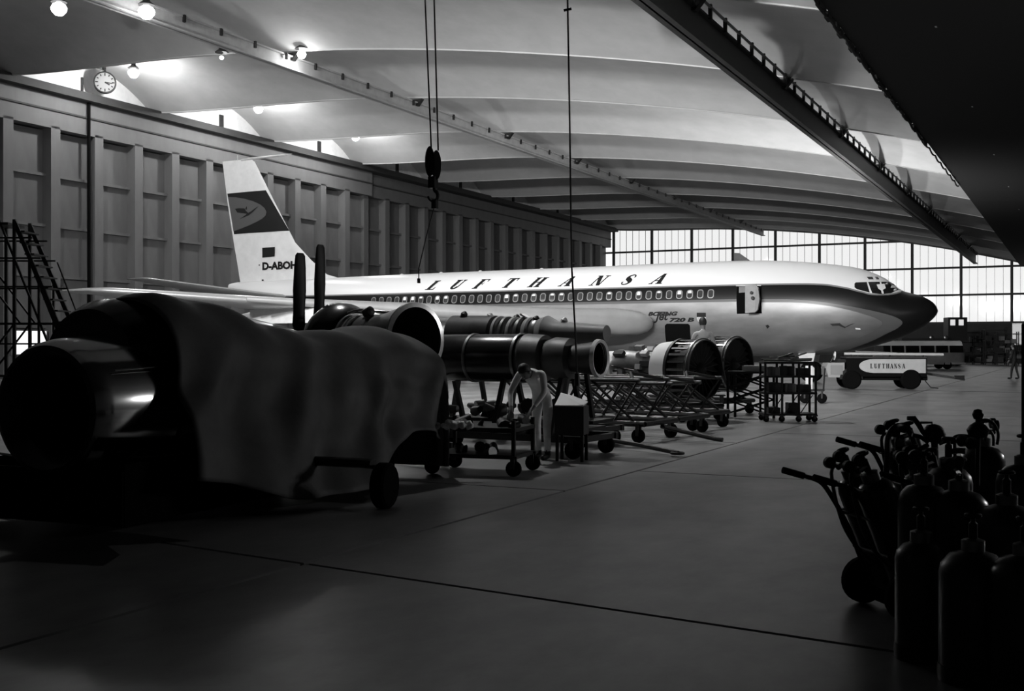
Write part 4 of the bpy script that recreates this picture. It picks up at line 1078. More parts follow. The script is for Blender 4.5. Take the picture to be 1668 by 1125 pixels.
# parts box with paper beside the stooping man
bx_ = thing('parts_box', 'parts box with white paper on top, right of the stooping man', 'box', (-6.50, 14.95, 0), R(10))
MB().box((0, 0, .58), (.42, .34, .40)).build('body', M_DARKSTEEL, bx_, None, False)
m = MB()
for x in (-.18, .18):
    for y in (-.14, .14): MB().bar((x, y, 0), (x, y, .40), .04, .04).build('leg', M_BLACK, bx_, None, False)
MB().prism([(-.21, -.17, .785), (.20, -.17, .785), (.21, .10, .83), (.0, .16, .90), (-.2, .16, .95)], (0, 0, 0), (0, 0, .012)).build('paper', M_PAPER, bx_, None, False)

# ================================================================== HOIST AND PENDANT CABLE
hx, hy = -10.16, 17.28
ho = thing('crane_hook', 'black crane hook block hanging on two cables before the door wall', 'hook', (hx, hy, 0))
rz_cam = YAW
sdv = Vector((math.cos(YAW), math.sin(YAW), 0)); fw = Vector((-math.sin(YAW), math.cos(YAW), 0))
O_ = Vector((hx, hy, 0))
ztop = rib_z(hx) - .75
MB().tube([O_ + sdv * -.03 + Vector((0, 0, 5.06)), O_ + sdv * -.26 + Vector((0, 0, ztop))], .016, 6).build('cable', M_BLACK, ho)
MB().tube([O_ + sdv * .09 + Vector((0, 0, 5.06)), O_ + sdv * -.06 + Vector((0, 0, ztop))], .016, 6).build('cable', M_BLACK, ho)
MB().box(O_ + Vector((0, 0, ztop + .15)), (.7, .5, .3)).build('trolley', M_BLACK, ho)
for s, zc, h_ in ((-.055, 4.86, .27), (.06, 4.80, .26)):
    n = 20
    MB().prism([O_ + sdv * (s + .085 * math.cos(2 * math.pi * k / n)) + Vector((0, 0, zc + h_ * math.sin(2 * math.pi * k / n))) for k in range(n)], fw * -.05, fw * .05).build('cheek_plate', M_GLOSSBLACK if s < 0 else M_DARKSTEEL, ho)
MB().box(O_ + Vector((0, 0, 4.50)), (.13, .13, .2)).build('swivel', M_BLACK, ho)
MB().tube([O_ + sdv * .02 + Vector((0, 0, 4.46)), O_ + sdv * .03 + Vector((0, 0, 4.36))] + [O_ + sdv * (.0 + .085 * math.cos(R(a))) + Vector((0, 0, 4.27 + .095 * math.sin(R(a)))) for a in range(60, -200, -26)], [.035, .035] + [.038 - .002 * k for k in range(10)], 8).build('hook', M_BLACK, ho, 40)
MB().box(O_ + sdv * .03 + Vector((0, 0, 4.12)), (.09, .09, .16)).build('swivel', M_BLACK, ho)
sl = MB().tube([O_ + sdv * .02 + Vector((0, 0, 4.08)), O_ + sdv * -.12 + Vector((0, 0, 3.55)), O_ + sdv * -.25 + Vector((0, 0, 3.0)), O_ + sdv * -.25 + Vector((0, 0, 2.82))], .011, 6).build('sling_rope', M_BLACK, ho)
MB().tube([O_ + sdv * -.25 + Vector((0, 0, 2.82)), O_ + sdv * -.25 + Vector((0, 0, 2.74))], .03, 8).build('rope_weight', M_BLACK, ho)
pc = thing('pendant_cable', 'thin black pendant cable hanging down to the jet pipe', 'cable', (-6.5, 15.15, 0))
pb = pd(940, 610, 16.2)
MB().tube([(pb.x, pb.y, pb.z), pd(938, 560, 16.2), pd(931, 430, 16.2), pd(928, 200, 16.2), pd(924.5, 0, 16.2), pd(924, -160, 16.2)], .014, 6).build('cable', M_BLACK, pc)
q = pd(924.5, 16, 16.2); MB().bar(q - sdv * .055 - Vector((0, 0, .01)), q + sdv * .055 + Vector((0, 0, .015)), .03, .03).build('cross_clip', M_BLACK, pc)
q = pd(924, -160, 16.2); MB().tube([q, (q.x, q.y, rib_z(q.x) + .5)], .014, 6).build('cable', M_BLACK, pc)
MB().tube([pb + Vector((0, 0, .02)), pb - Vector((0, 0, .16))], [.035, .045], 10).build('push_button_box', M_BLACK, pc)

# ================================================================== PEOPLE
def person(label, loc, rz, J, E_, regions, name='person'):
    """J: joint name -> (xyz, radius); E_: bones; regions(face centre, nearest bone) -> material index"""
    t = thing(name, label, 'person', loc, rz)
    names = list(J); me = D.meshes.new('body')
    me.from_pydata([J[n][0] for n in names], [(names.index(a), names.index(b)) for a, b in E_], [])
    ob = D.objects.new('body', me); COL.objects.link(ob)
    sk = ob.modifiers.new('skin', 'SKIN'); sk.use_smooth_shade = True; sk.branch_smoothing = .6
    for i, n in enumerate(names):
        sv = me.skin_vertices[0].data[i]; r_ = J[n][1]
        sv.radius = r_ if isinstance(r_, tuple) else (r_, r_); sv.use_root = (n == 'pelvis')
    ss = ob.modifiers.new('sub', 'SUBSURF'); ss.levels = 2; ss.render_levels = 2
    dg = bpy.context.evaluated_depsgraph_get()
    fm = D.meshes.new_from_object(ob.evaluated_get(dg))
    D.objects.remove(ob)
    for m_ in regions[0]: fm.materials.append(m_)
    segs = [(Vector(J[a][0]), Vector(J[b][0]), a, b) for a, b in E_]
    for p in fm.polygons:
        best = None
        for a, b, na, nb in segs:
            d = b - a; tt = max(0, min(1, (p.center - a).dot(d) / max(d.length_squared, 1e-6)))
            q = (p.center - (a + d * tt)).length
            if best is None or q < best[0]: best = (q, na, nb, tt)
        p.material_index = regions[1](p.center, best[1], best[2], best[3]); p.use_smooth = True
    put('body', fm, t)
    return t
def limb_hand(J, E_, side, wrist, d, curl=(0, 0, -1)):
    """palm, four unequal fingers and a thumb beyond the wrist"""
    w_ = Vector(J[wrist][0]); d = Vector(d).normalized(); c = Vector(curl).normalized()
    s = d.cross(c).normalized()
    pn = 'palm' + side; J[pn] = (tuple(w_ + d * .055), (.034, .022)); E_.append((wrist, pn))
    for k, (o_, L) in enumerate(((-.030, .065), (-.010, .078), (.010, .074), (.030, .058))):
        a = w_ + d * .095 + s * o_; b = a + d * L * .5 + c * L * .15; e = b + d * L * .25 + c * L * .45
        n1, n2, n3 = ['f%s%d%d' % (side, k, q) for q in range(3)]
        J[n1] = (tuple(a), .0105); J[n2] = (tuple(b), .0095); J[n3] = (tuple(e), .008)
        E_ += [(pn, n1), (n1, n2), (n2, n3)]
    a = w_ + d * .04 - s * .040; b = a + d * .035 - s * .018 + c * .01; n1, n2 = 'th%s0' % side, 'th%s1' % side
    J[n1] = (tuple(a), .012); J[n2] = (tuple(b), .009); E_ += [(pn, n1), (n1, n2)]
def face(parent, c, fdir, r_, skin=M_SKIN):
    """nose, ears, eyes and hair cap on the head (children of the figure)"""
    c = Vector(c); f_ = Vector(fdir).normalized(); up = Vector((0, 0, 1)); up = (up - f_ * up.dot(f_)).normalized(); sd = f_.cross(up)
    MB().lathe([(0, .018), (.02, .012), (.032, .003)], c + f_ * r_ * .92 - up * .012, f_ - up * .25, 10).build('nose', skin, parent, 60, False)
    for s in (-1, 1):
        MB().lathe([(-.008, .012), (0, .028), (.01, .022)], c + sd * s * r_ * .86 - up * .01, sd * s, 12).build('ear', skin, parent, 60, False)
        MB().lathe([(-.004, .004), (0, .009), (.004, .004)], c + f_ * r_ * .93 + sd * s * .032 + up * .012, f_, 8).build('eye', M_BLACK, parent, 60, False)
    MB().box(c + f_ * r_ * .93 - up * .052, (.012, .045, .008) if abs(f_.x) > abs(f_.y) else (.045, .012, .008)).build('mouth', M_HAIR, parent, None, False)
    rings = []
    for k in range(7):
        th = R(122 - 20 * k)
        rings.append([c + up * (.02 + r_ * 1.20 * math.cos(th)) - f_ * .014 + (f_ * math.cos(2 * math.pi * j / 20) * (.98 if k > 1 else .9) + sd * math.sin(2 * math.pi * j / 20) * .90) * r_ * 1.07 * math.sin(th) - (f_ * .03 * max(0, math.cos(2 * math.pi * j / 20)) if k < 3 else Vector()) for j in range(20)])
    # raise the hairline at the face
    for k in range(3):
        for j in range(20):
            q = math.cos(2 * math.pi * j / 20)
            if q > .2: rings[k][j] = rings[k][j] + up * (.105 * q * (1 - k / 3))
            if q < -.3 and k == 0: rings[k][j] = rings[k][j] - up * .03
    MB().loft(rings).build('hair', M_HAIR, parent, 70, False)

def stand_joints(lean=0.0, arms=None, feet=((.02, .11), (.02, -.11)), headtilt=0):
    """figure facing local +X; lean in radians at the hip"""
    s, c = math.sin(lean), math.cos(lean)
    def up(h, x=0, y=0): return (x * c + (h - .93) * s, y, .93 + (h - .93) * c - x * s)
    J = {'pelvis': ((0, 0, .93), (.155, .125)), 'waist': (up(1.08), (.145, .11)), 'chest': (up(1.28), (.165, .115)), 'collar': (up(1.43), (.12, .085)), 'neck': (up(1.50, .02 + headtilt * .4), .055), 'jaw': (up(1.57, .05 + headtilt), (.068, .075)), 'head': (up(1.68, .05 + headtilt * 1.4), (.078, .092)), 'crown': (up(1.735, .045 + headtilt * 1.5), (.06, .07))}
    E_ = [('pelvis', 'waist'), ('waist', 'chest'), ('chest', 'collar'), ('collar', 'neck'), ('neck', 'jaw'), ('jaw', 'head'), ('head', 'crown')]
    for sg, nm, (fx, fy) in ((1, 'l', feet[0]), (-1, 'r', feet[1])):
        J['hip' + nm] = ((0, sg * .095, .88), .095); J['knee' + nm] = ((fx * .5 + .03, (sg * .095 + fy) / 2, .49), .065)
        J['ankle' + nm] = ((fx - .01, fy, .10), .048); J['heel' + nm] = ((fx - .03, fy, .045), .045); J['toe' + nm] = ((fx + .17, fy, .035), (.045, .032))
        E_ += [('pelvis', 'hip' + nm), ('hip' + nm, 'knee' + nm), ('knee' + nm, 'ankle' + nm), ('ankle' + nm, 'heel' + nm), ('heel' + nm, 'toe' + nm)]
        J['sh' + nm] = (up(1.41, 0, sg * .185), .062); E_.append(('collar', 'sh' + nm))
        el, wr, hd = arms[nm]
        J['el' + nm] = (el, .046); J['wr' + nm] = (wr, .031); E_ += [('sh' + nm, 'el' + nm), ('el' + nm, 'wr' + nm)]
        limb_hand(J, E_, nm, 'wr' + nm, Vector(wr) - Vector(el) if hd is None else hd)
    return J, E_
def reg_fn(sleeve=.9):
    def fn(c, a, b, t):
        if a in ('neck', 'jaw', 'head') or b in ('jaw', 'head', 'crown'): return 2
        if a.startswith(('wr', 'palm', 'f', 'th')) or b.startswith(('palm', 'th')): return 2
        if a.startswith('el') and t > sleeve: return 2
        if b.startswith(('heel', 'toe')) or a.startswith(('heel', 'toe')) or (b.startswith('ankle') and t > .92): return 3
        if a.startswith(('hip', 'knee')) or b.startswith('hip') or (a == 'pelvis' and t < .3 and b != 'waist'): return 1
        return 0
    return fn
# stooping man in pale overalls at the black-cowled engine, bent towards the viewer's side
J, E_ = stand_joints(.86, {'l': ((.46, .26, .98), (.56, .14, .78), (.5, -.4, -.8)), 'r': ((.44, -.30, .97), (.56, -.22, .76), (.5, .3, -.8))}, ((.06, .10), (-.05, -.10)))
J['neck'] = ((.43, 0, 1.28), .055); J['jaw'] = ((.51, 0, 1.21), (.068, .075)); J['head'] = ((.565, 0, 1.27), (.082, .092)); J['crown'] = ((.60, 0, 1.32), (.06, .07))
m1 = person('man in pale overalls stooping at the engine, head bowed', (-6.98, 15.0, 0), R(-92), J, E_, ([M_CLOTHWHITE, M_CLOTHWHITE, M_SKIN, M_BLACK], reg_fn()))
face(m1, J['head'][0], (.55, 0, -.83), .095)
# standing man in a light shirt, back to the camera, on a small platform
J, E_ = stand_joints(.06, {'l': ((.05, .27, 1.14), (.22, .22, .98), None), 'r': ((.03, -.27, 1.14), (.20, -.24, .97), None)}, headtilt=.03)
m2 = person('man in light shirt standing between the turbofans, back turned', (-7.86, 25.72, .52), R(112), J, E_, ([M_CLOTHGREY, M_CLOTHDARK, M_SKIN, M_BLACK], reg_fn(.35)))
face(m2, J['head'][0], (1, 0, -.1), .092)
MB_ = thing('step_platform', 'low wooden step platform under the man in light shirt', 'platform', (-7.86, 25.72, 0), R(20))
m = MB()
for k in range(5): MB().box((-.4 + .2 * k, 0, .505), (.19, .62, .03)).build('plank', M_BOX, MB_, None, False)
for x in (-.42, .42):
    for y in (-.25, .25): m.bar((x, y, 0), (x, y, .49), .06, .06)
m.build('trestle', M_BOX, MB_, None, False)
# distant man in dark clothes at the right edge
J, E_ = stand_joints(.08, {'l': ((.05, .26, 1.14), (.20, .20, .95), None), 'r': ((.06, -.26, 1.14), (.26, -.18, 1.08), None)}, ((.16, .10), (-.14, -.09)))
pm = pd(1653, 617, 58)
m3 = person('distant man in dark clothes walking near the right edge', (pm.x, pm.y, 0), R(160), J, E_, ([M_CLOTHDARK, M_CLOTHDARK, M_SKIN, M_BLACK], reg_fn()))
face(m3, J['head'][0], (1, 0, 0), .092)

# ================================================================== WIRE RACK CART
rc = thing('rack_cart', 'black wire rack cart on casters loaded with rods and boxes', 'cart', (-5.75, 25.05, 0), R(24))
W_, D_, H_ = 1.08, .62, 1.30
for x in (-W_ / 2, -W_ / 6, W_ / 6, W_ / 2):
    for y in (-D_ / 2, D_ / 2): MB().bar((x, y, .12), (x, y, H_), .045, .045).build('post', M_BLACK, rc, None, False)
for z in (.16, .62, .98, 1.28): MB().box((0, 0, z), (W_ + .06, D_ + .04, .045)).build('shelf', M_BLACK, rc, None, False)
for x in (-W_ / 2 + .02, -W_ / 6, W_ / 6, W_ / 2 - .02): caster((x, -D_ / 2 + .03, .14), .065, rc, .05, axis=(0, 1, 0))
for x in (-W_ / 2 + .02, W_ / 2 - .02): caster((x, D_ / 2 - .03, .14), .065, rc, .05, axis=(0, 1, 0))
for x in (-.4, -.1, .22):
    MB().bar((x, -D_ / 2, .2), (x + .25, -D_ / 2, .58), .02, .02).build('brace', M_BLACK, rc, None, False)
rnd = random.Random(5)
goods = [(-.30, .74, .26, .20), (.02, .74, .22, .18), (.34, .73, .24, .16), (-.33, 1.09, .25, .18), (-.02, 1.10, .26, .20), (.33, 1.08, .24, .16), (.10, .30, .22, .22), (-.32, .26, .24, .12)]
rp = thing_pos = None
def local_to_world(o, p):
    c, s = math.cos(o.rotation_euler.z), math.sin(o.rotation_euler.z)
    return Vector((o.location.x + p[0] * c - p[1] * s, o.location.y + p[0] * s + p[1] * c, o.location.z + p[2]))
nm_ = ['middle shelf, left end', 'middle shelf, centre', 'middle shelf, right end', 'upper shelf, left end', 'upper shelf, centre', 'upper shelf, right end', 'bottom shelf, right of centre', 'bottom shelf, left end']
for (x, z, a, b), pos in zip(goods, nm_):
    zb = {1: .183, 7: .643, 1.0: 1.0}.get(0, (.1825 if z < .5 else .6425 if z < .9 else 1.0025))
    p = local_to_world(rc, (x, 0, zb))
    bb = thing('parts_tray', 'small parts tray on the wire rack cart, ' + pos, 'tray', p, rc.rotation_euler.z, 'parts trays on the wire rack cart')
    c_ = rnd.choice((M_GREY, M_BOX, M_DARKSTEEL))
    MB().box((0, 0, .012), (a, .36, .02)).box((-a / 2, 0, b / 2), (.015, .36, b)).box((a / 2, 0, b / 2), (.015, .36, b)).box((0, -.18, b / 2), (a, .015, b)).box((0, .18, b / 2), (a, .015, b)).build('tray', c_, bb, None, False)
    MB().lathe([(0, .06), (b * .9, .05)], (-a * .15, 0, .03), (0, 0, 1), 10).box((a * .2, 0, b * .5), (a * .3, .2, b * .7)).build('contents', M_STEEL if c_ is M_BOX else M_LIGHTGREY, bb, 40, False)
for k in range(9):
    a = (rnd.uniform(-.55, .1), rnd.uniform(-.2, .2)); b = (a[0] + rnd.uniform(.3, .6), a[1] + rnd.uniform(-.2, .2))
    p, q = local_to_world(rc, (a[0], a[1], 1.325 + .028 * (k % 4))), local_to_world(rc, (b[0], b[1], 1.335 + .028 * (k % 4) + (.10 if k in (2, 6) else .0)))
    o = MB().tube([p, q], .02, 8).build('rod', M_BRIGHT if k % 2 else M_STEEL, None, 40)
    tag(o, ('bright metal rod lying on top of the rack cart', 'dull steel rod lying on top of the rack cart')[0 if k % 2 else 1], 'rod', 'rods heaped on the rack cart')
# cable drum behind the cart, dark

# ================================================================== TOW TRACTOR WITH LETTERED SIDE
tr = thing('ground_power_truck', 'low dark service truck with pale airline side panel and tow pole', 'truck', (-7.05, 46.2, 0), R(20))
X0, X1 = -1.35, 1.65
MB().box(((X0 + X1) / 2, 0, .84), (X1 - X0, 1.3, .72)).build('body', mat('matt_black_truck', .003, .8, spec=.1), tr, None, False)
MB().box((.1, 0, .42), (3.2, 1.0, .16)).build('chassis', mat('matt_black_truck', .003, .8, spec=.1), tr, None, False)
MB().box(((X0 + X1) / 2, 0, 1.22), (X1 - X0 + .04, 1.34, .05)).build('deck_lid', M_DARKSTEEL, tr, None, False)
pp = [(-.80 + .0, .89)] ; n = 12
ell = [(-.33 - .55 * math.sin(math.pi * k / n), .89 + .265 * math.cos(math.pi * k / n)) for k in range(n + 1)]
panel = [(1.60, .625), (1.60, 1.155)] + ell
MB().prism([(x, -.655, z) for x, z in panel], (0, 0, 0), (0, -.012, 0)).build('side_panel', mat('panel_paint', .42, .5, var=.1), tr, None, False)
x = -.47
for ch in 'LUFTHANSA':
    wv = .135
    polys = [[(x + a * wv, .80 + b * .185) for a, b in p] for p in GLY[ch]]
    wrap(polys, lambda a, b: (a, -.674, b)).build('letter', M_INK, tr, None, False); x += .148
MB().tube([(X0 - .05, -.45, 1.36), (2.3, -.45, 1.33)], .055, 10).build('tow_pole', M_LIGHTGREY, tr, 40, False)
for xx_ in (X0 + .2, .3, X1 - .1): MB().box((xx_, -.45, 1.29), (.06, .08, .10)).build('pole_rest', M_BLACK, tr, None, False)
MB().tube([(-.85, -.3, 1.28), (-.95, -.3, 1.45), (-.6, -.3, 1.43), (.6, -.3, 1.38)], .035, 8).build('hose', M_GREY, tr, 40, False)
for (xx_, r_) in ((-1.15, .36), (1.05, .38)):
    for s in (-1, 1):
        w_ = MB().lathe([(-.13, r_ * .5), (-.14, r_ * .85), (-.09, r_), (.09, r_), (.14, r_ * .85), (.13, r_ * .5)], (xx_, s * .6, r_), (0, 1, 0), 24).build('wheel', M_RUBBER, tr, 40, False)
        MB().lathe([(-.12, r_ * .52), (-.06, .05), (.06, .05), (.12, r_ * .52)], (xx_, s * .6, r_), (0, 1, 0), 18).build('wheel_hub', M_BLACK, w_, 40, False)
# driver's end
MB().prism([(-1.42, -.62, .45), (-2.02, -.62, .45), (-2.12, -.62, .80), (-2.05, -.62, 1.0), (-1.42, -.62, 1.02)], (0, 0, 0), (0, 1.24, 0)).build('bonnet', mat('bonnet_paint', .3, .5), tr, None, False)
MB().box((-2.10, 0, .70), (.06, .9, .34)).build('grille', M_GREY, tr, None, False)
MB().box((-1.72, -.635, .74), (.46, .03, .36)).build('bonnet_side', mat('bonnet_grey', .22, .5), tr, None, False)
MB().prism([(-1.5 + .44 * math.cos(R(a)) + .33, -.64, .38 + .44 * math.sin(R(a))) for a in range(0, 181, 15)], (0, 0, 0), (0, .3, 0)).build('mudguard', M_BLACK, tr, None, False)
MB().tube([(-1.72 + .03 * math.sin(a) * .5, -.2 + .15 * math.cos(a), 1.28 + .15 * math.sin(a)) for a in [2 * math.pi * k / 16 for k in range(16)]], .022, 8, True).build('steering_wheel', M_WHITE, tr, 40, False)
MB().tube([(-1.9, -.2, .98), (-1.74, -.2, 1.28)], .022, 8).build('steering_column', M_BLACK, tr, 40, False)
MB().box((-1.5, -.1, 1.08), (.3, .8, .12)).build('seat', M_BLACK, tr, None, False)
db = MB().tube([(1.6, 0, .62), (2.9, -.05, .42), (3.2, -.05, .36)], [.05, .045, .04], 8).build('drawbar', M_STEEL, tr, 40, False)
MB().box((3.0, -.05, .45), (.34, .16, .14)).build('drawbar_hitch', M_BLACK, db, None, False)
MB().tube([(1.7, -.05, .60), (1.72, -.1, .3), (1.9, -.2, .06), (2.15, -.3, .03)], .02, 6).build('hose', M_BLACK, tr, 40, False)
# lone wheel chock / small caster dolly by the nose gear
ch_ = thing('wheel_dolly', 'small dark dolly wheel standing right of the wire rack cart', 'dolly', (*pd(1325, 655, 33).xy, 0), R(10))
for x in (-.24, .24):
    for y in (-.16, .16): caster((x, y, .36), .14, ch_, .07, axis=(0, 1, 0))
MB().box((0, 0, .38), (.62, .44, .05)).build('deck', M_BLACK, ch_, None, False)
MB().box((-.12, -.05, .74), (.20, .05, .68)).build('upright', M_LIGHTGREY, ch_, None, False)
MB().tube([(.28, -.18, .4), (.32, -.18, 1.0), (.32, .18, 1.0), (.28, .18, .4)], .02, 8).build('push_handle', M_BLACK, ch_, 40, False)

# ================================================================== MINIBUS
vb = thing('minibus', 'pale minibus with white roof parked behind the lettered truck', 'van', (*pd(1496, 600, 84).xy, 0), R(26.5))
def bus_ring(x, k):
    zs = [(.35, .92), (.9, .95), (1.22, .95), (1.72, .84), (2.0, .62), (2.08, .3)]
    pts = [(x, -y * k, z) for z, y in zs] + [(x, y * k, z) for z, y in zs[::-1]]
    return pts
rr_ = [bus_ring(x, k) for x, k in ((-3.1, .90), (-3.02, .97), (-2.8, 1), (2.7, 1), (2.95, .97), (3.05, .9))]
lowr = [[p for p in r_ if p[2] < 1.25] for r_ in rr_]
MB().loft(lowr).build('lower_body', M_LIGHTGREY, vb, 40, False)
midr = [[(p[0] * (1 - .02), p[1] * .97, p[2]) for p in r_ if 1.2 < p[2] < 1.8] for r_ in rr_]
MB().loft(midr).build('window_band', M_GLOSSBLACK, vb, 40, False)
topr = [[(p[0] * (1.0 if i in (2, 3) else .97), p[1] * 1.03, p[2]) for p in r_ if p[2] > 1.7] for i, r_ in enumerate(rr_)]
MB().loft(topr).build('roof', mat('bus_roof_white', .9, .3), vb, 40, False)
for x in (-2.3, -1.3, -.2, .9, 1.9): MB().box((x, -.90, 1.47), (.10, .04, .5), Matrix.Rotation(-.2, 3, 'X')).build('window_pillar', M_LIGHTGREY, vb, None, False)
for x in (-1.9, 1.8):
    for s in (-1, 1):
        MB().lathe([(-.1, .18), (-.11, .28), (-.07, .33), (.07, .33), (.11, .28), (.1, .18)], (x, s * .82, .33), (0, 1, 0), 20).build('wheel', M_RUBBER, vb, 40, False)
MB().box((2.6, -.2, .42), (.9, 1.7, .12)).build('bumper', M_WHITE, vb, None, False)
MB().box((-.6, -.97, 1.0), (.02, .02, .7)).build('door_seam', M_DARKSTEEL, vb, None, False)

# ================================================================== FAR EQUIPMENT UNDER THE END GLAZING
lt = thing('lift_truck', 'dark high-cab lift truck in front of the end glazing', 'truck', (*pd(1556, 594, 100).xy, 0), R(20))
MB().box((0, 0, 3.2), (1.6, 1.6, 2.0)).build('cab', M_BLACK, lt, None, False)
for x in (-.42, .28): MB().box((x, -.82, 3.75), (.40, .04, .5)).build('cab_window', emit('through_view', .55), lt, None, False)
MB().box((-2.6, 0, 2.2), (4.2, 1.6, .4)).build('mast_platform', M_BLACK, lt, None, False)
MB().box((-2.2, 0, 1.1), (5.6, 1.8, .6)).build('chassis', M_BLACK, lt, None, False)
MB().box((-.2, 0, 1.8), (.9, 1.4, 1.2)).build('body', M_DARKSTEEL, lt, None, False)
for x in (-2.2, -1.0): MB().lathe([(0, .14), (-.05, .17), (-.08, .05)], (x, -.86, 2.45), (0, 1, 0), 14).build('headlamp', M_BRIGHT, lt, 40, False)
for x in (-4.2, 0.0):
    for s in (-1, 1): MB().lathe([(-.15, .3), (-.16, .48), (.16, .48), (.15, .3)], (x, s * .8, .48), (0, 1, 0), 18).build('wheel', M_RUBBER, lt, 40, False)
for k in range(5):
    u = 1583 + k * 19; dd = 108 - 2 * k
    p = pd(u, 595, dd)
    lab = ('dark storage rack against the end wall beside the lift truck', 'dark storage rack second from the lift truck', 'dark storage rack in the middle of the end wall row', 'dark storage rack second from the right edge of the end wall', 'dark storage rack at the far right by the lit end window')[k]
    sr = thing('storage_rack', lab, 'rack', (p.x, p.y, 0), R(14), 'storage racks along the end wall')
    H2 = (3.2, 2.6, 3.4, 3.0, 1.4)[k]
    for x in (-.9, .9):
        for y in (-.4, .4): MB().bar((x, y, 0), (x, y, H2), .08, .08).build('post', M_BLACK, sr, None, False)
    rnd = random.Random(k + 40)
    for q in range(4):
        z = .25 + q * (H2 - .3) / 3.2
        MB().box((0, 0, z), (1.9, .9, .06)).build('shelf', M_BLACK, sr, None, False)
    for q in range(3):
        z = .28 + q * (H2 - .3) / 3.2
        for x in (-.55, .0, .55):
            if rnd.random() < .75:
                hh = rnd.uniform(.25, .55)
                pw = local_to_world(sr, (x, -.1, z))
                o = MB().box((pw.x, pw.y, pw.z + hh / 2), (.42, .42, hh), Matrix.Rotation(sr.rotation_euler.z, 3, 'Z')).build('crate', rnd.choice((M_BLACK, M_DARKSTEEL, M_GREY, M_STEEL)))
                tag(o, 'crate, %s of the %s shelf, rack %s' % ({-.55: 'left', .0: 'middle', .55: 'right'}[x], ('lowest', 'second', 'third')[q], ('beside the lift truck', 'second from the lift truck', 'in the middle of the end wall', 'second from the right edge', 'by the lit end window')[k]), 'crate', 'crates on the end wall racks')

# ================================================================== TAIL DOCK STAIRS AT THE LEFT
ds = thing('dock_stairs', 'tall dark lattice access stairs at the left edge', 'stairs', (-23.3, 19.7, 0), YAW)
Hs = 4.75
for y in (0, .9):
    MB().bar((-.15, y, Hs - .05), (1.25, y, 1.4), .06, .10).bar((1.25, y, 1.4), (1.9, y, 0), .06, .10).build('stringer', M_BLACK, ds, None, False)
    MB().bar((-.55, y, Hs + .05), (.8, y, 1.4), .05, .05).build('handrail', M_BLACK, ds, None, False)
    for x in (-1.6, -.75, -.15): MB().bar((x, y, 0), (x, y, Hs - (0 if x > -1 else .1)), .07, .07).build('post', M_BLACK, ds, None, False)
    MB().bar((.45, y, 0), (.45, y, 3.2), .05, .05).build('post', M_BLACK, ds, None, False)
    for z in (.9, 1.7, 2.2, 3.1, 3.8, 4.3): MB().bar((-1.6, y, z), (min(1.3, (Hs - z) / 2.4 + .1), y, z), .04, .04).build('ledger', M_BLACK, ds, None, False)
    MB().bar((-1.6, y, .3), (-.15, y, 2.2), .04, .04).bar((-1.6, y, 4.3), (.0, y, 2.2), .04, .04).bar((-.75, y, .2), (.45, y, 1.7), .04, .04).build('diagonal', M_BLACK, ds, None, False)
for k in range(16):
    q = (k + .5) / 16; z = .15 + (Hs - .3) * q; x = lin(z, [(0, 1.9), (1.4, 1.25), (Hs, -.15)])
    MB().box((x, .45, z), (.24, .86, .035)).build('tread', M_BLACK, ds, None, False)
MB().box((-1.0, .45, Hs - .1), (1.4, .95, .06)).build('landing', M_BLACK, ds, None, False)
MB().tube([(.9, 0, 3.7), (1.4, 0, 2.4), (1.5, 0, 1.7)], .018, 6).build('guy_cable', M_BLACK, ds, None, False)

# ================================================================== GAS CYLINDER CARTS, FOREGROUND RIGHT
M_CYL = mat('cylinder_black', 0.014, 0.28, var=.4, scale=6)
M_CYL2 = mat('cylinder_grey', 0.03, 0.35, var=.4, scale=6)
def cylinder_parts(parent, x, y, z0, h_, r_, tilt=0.0, mt=M_CYL, hose=False, gauge=True):
    """bottle with shoulder, neck ring, valve with handwheel and gauges; tilt leans towards -X"""
    rot = Matrix.Rotation(-tilt, 3, 'Y')
    T = lambda p: Vector((x, y, z0)) + rot @ Vector(p)
    axv = rot @ Vector((0, 0, 1))
    hb = h_ - r_ * .55
    MB().lathe([(0, r_ * .9), (.03, r_), (hb - r_ * .7, r_), (hb - r_ * .4, r_ * .93), (hb - r_ * .12, r_ * .68), (hb, r_ * .32), (hb + .03, .04)], T((0, 0, 0)), axv, 28).build('bottle', mt, parent, 40, False)
    MB().lathe([(hb - .01, .055), (hb + .05, .055), (hb + .06, .03)], T((0, 0, 0)), axv, 16).build('neck_ring', M_STEEL, parent, 40, False)
    v_ = MB().lathe([(hb + .03, .022), (hb + .13, .022), (hb + .14, .012), (hb + .17, .012)], T((0, 0, 0)), axv, 12).build('valve', M_DARKSTEEL, parent, 40, False)
    MB().tube([T((.034 * math.cos(a), .034 * math.sin(a), hb + .17)) for a in [2 * math.pi * k / 12 for k in range(12)]], .010, 6, True).build('handwheel', M_BLACK, v_, 40, False)
    if gauge:
        g_ = MB().tube([T((0, 0, hb + .09)), T((-.05, -.03, hb + .10)), T((-.09, -.05, hb + .10))], .018, 8).build('regulator', M_DARKSTEEL, parent, 40, False)
        for dz, dx in ((.06, -.06), (.05, -.13)):
            MB().lathe([(-.018, .03), (-.016, .036), (.014, .036), (.018, .03)], T((dx, -.05, hb + .10 + dz)), (0, 1, 0), 16).build('gauge', M_BLACK, g_, 40, False)
    return T, hb
def hose_path(pts, n=6):
    P = [Vector(p) for p in pts]; out = []
    for i in range(len(P) - 1):
        p0, p1, p2, p3 = P[max(i - 1, 0)], P[i], P[i + 1], P[min(i + 2, len(P) - 1)]
        for k in range(n):
            t = k / n
            out.append(.5 * ((2 * p1) + (p2 - p0) * t + (2 * p0 - 5 * p1 + 4 * p2 - p3) * t * t + (3 * p1 - p0 - 3 * p2 + p3) * t ** 3))
    return out + [P[-1]]
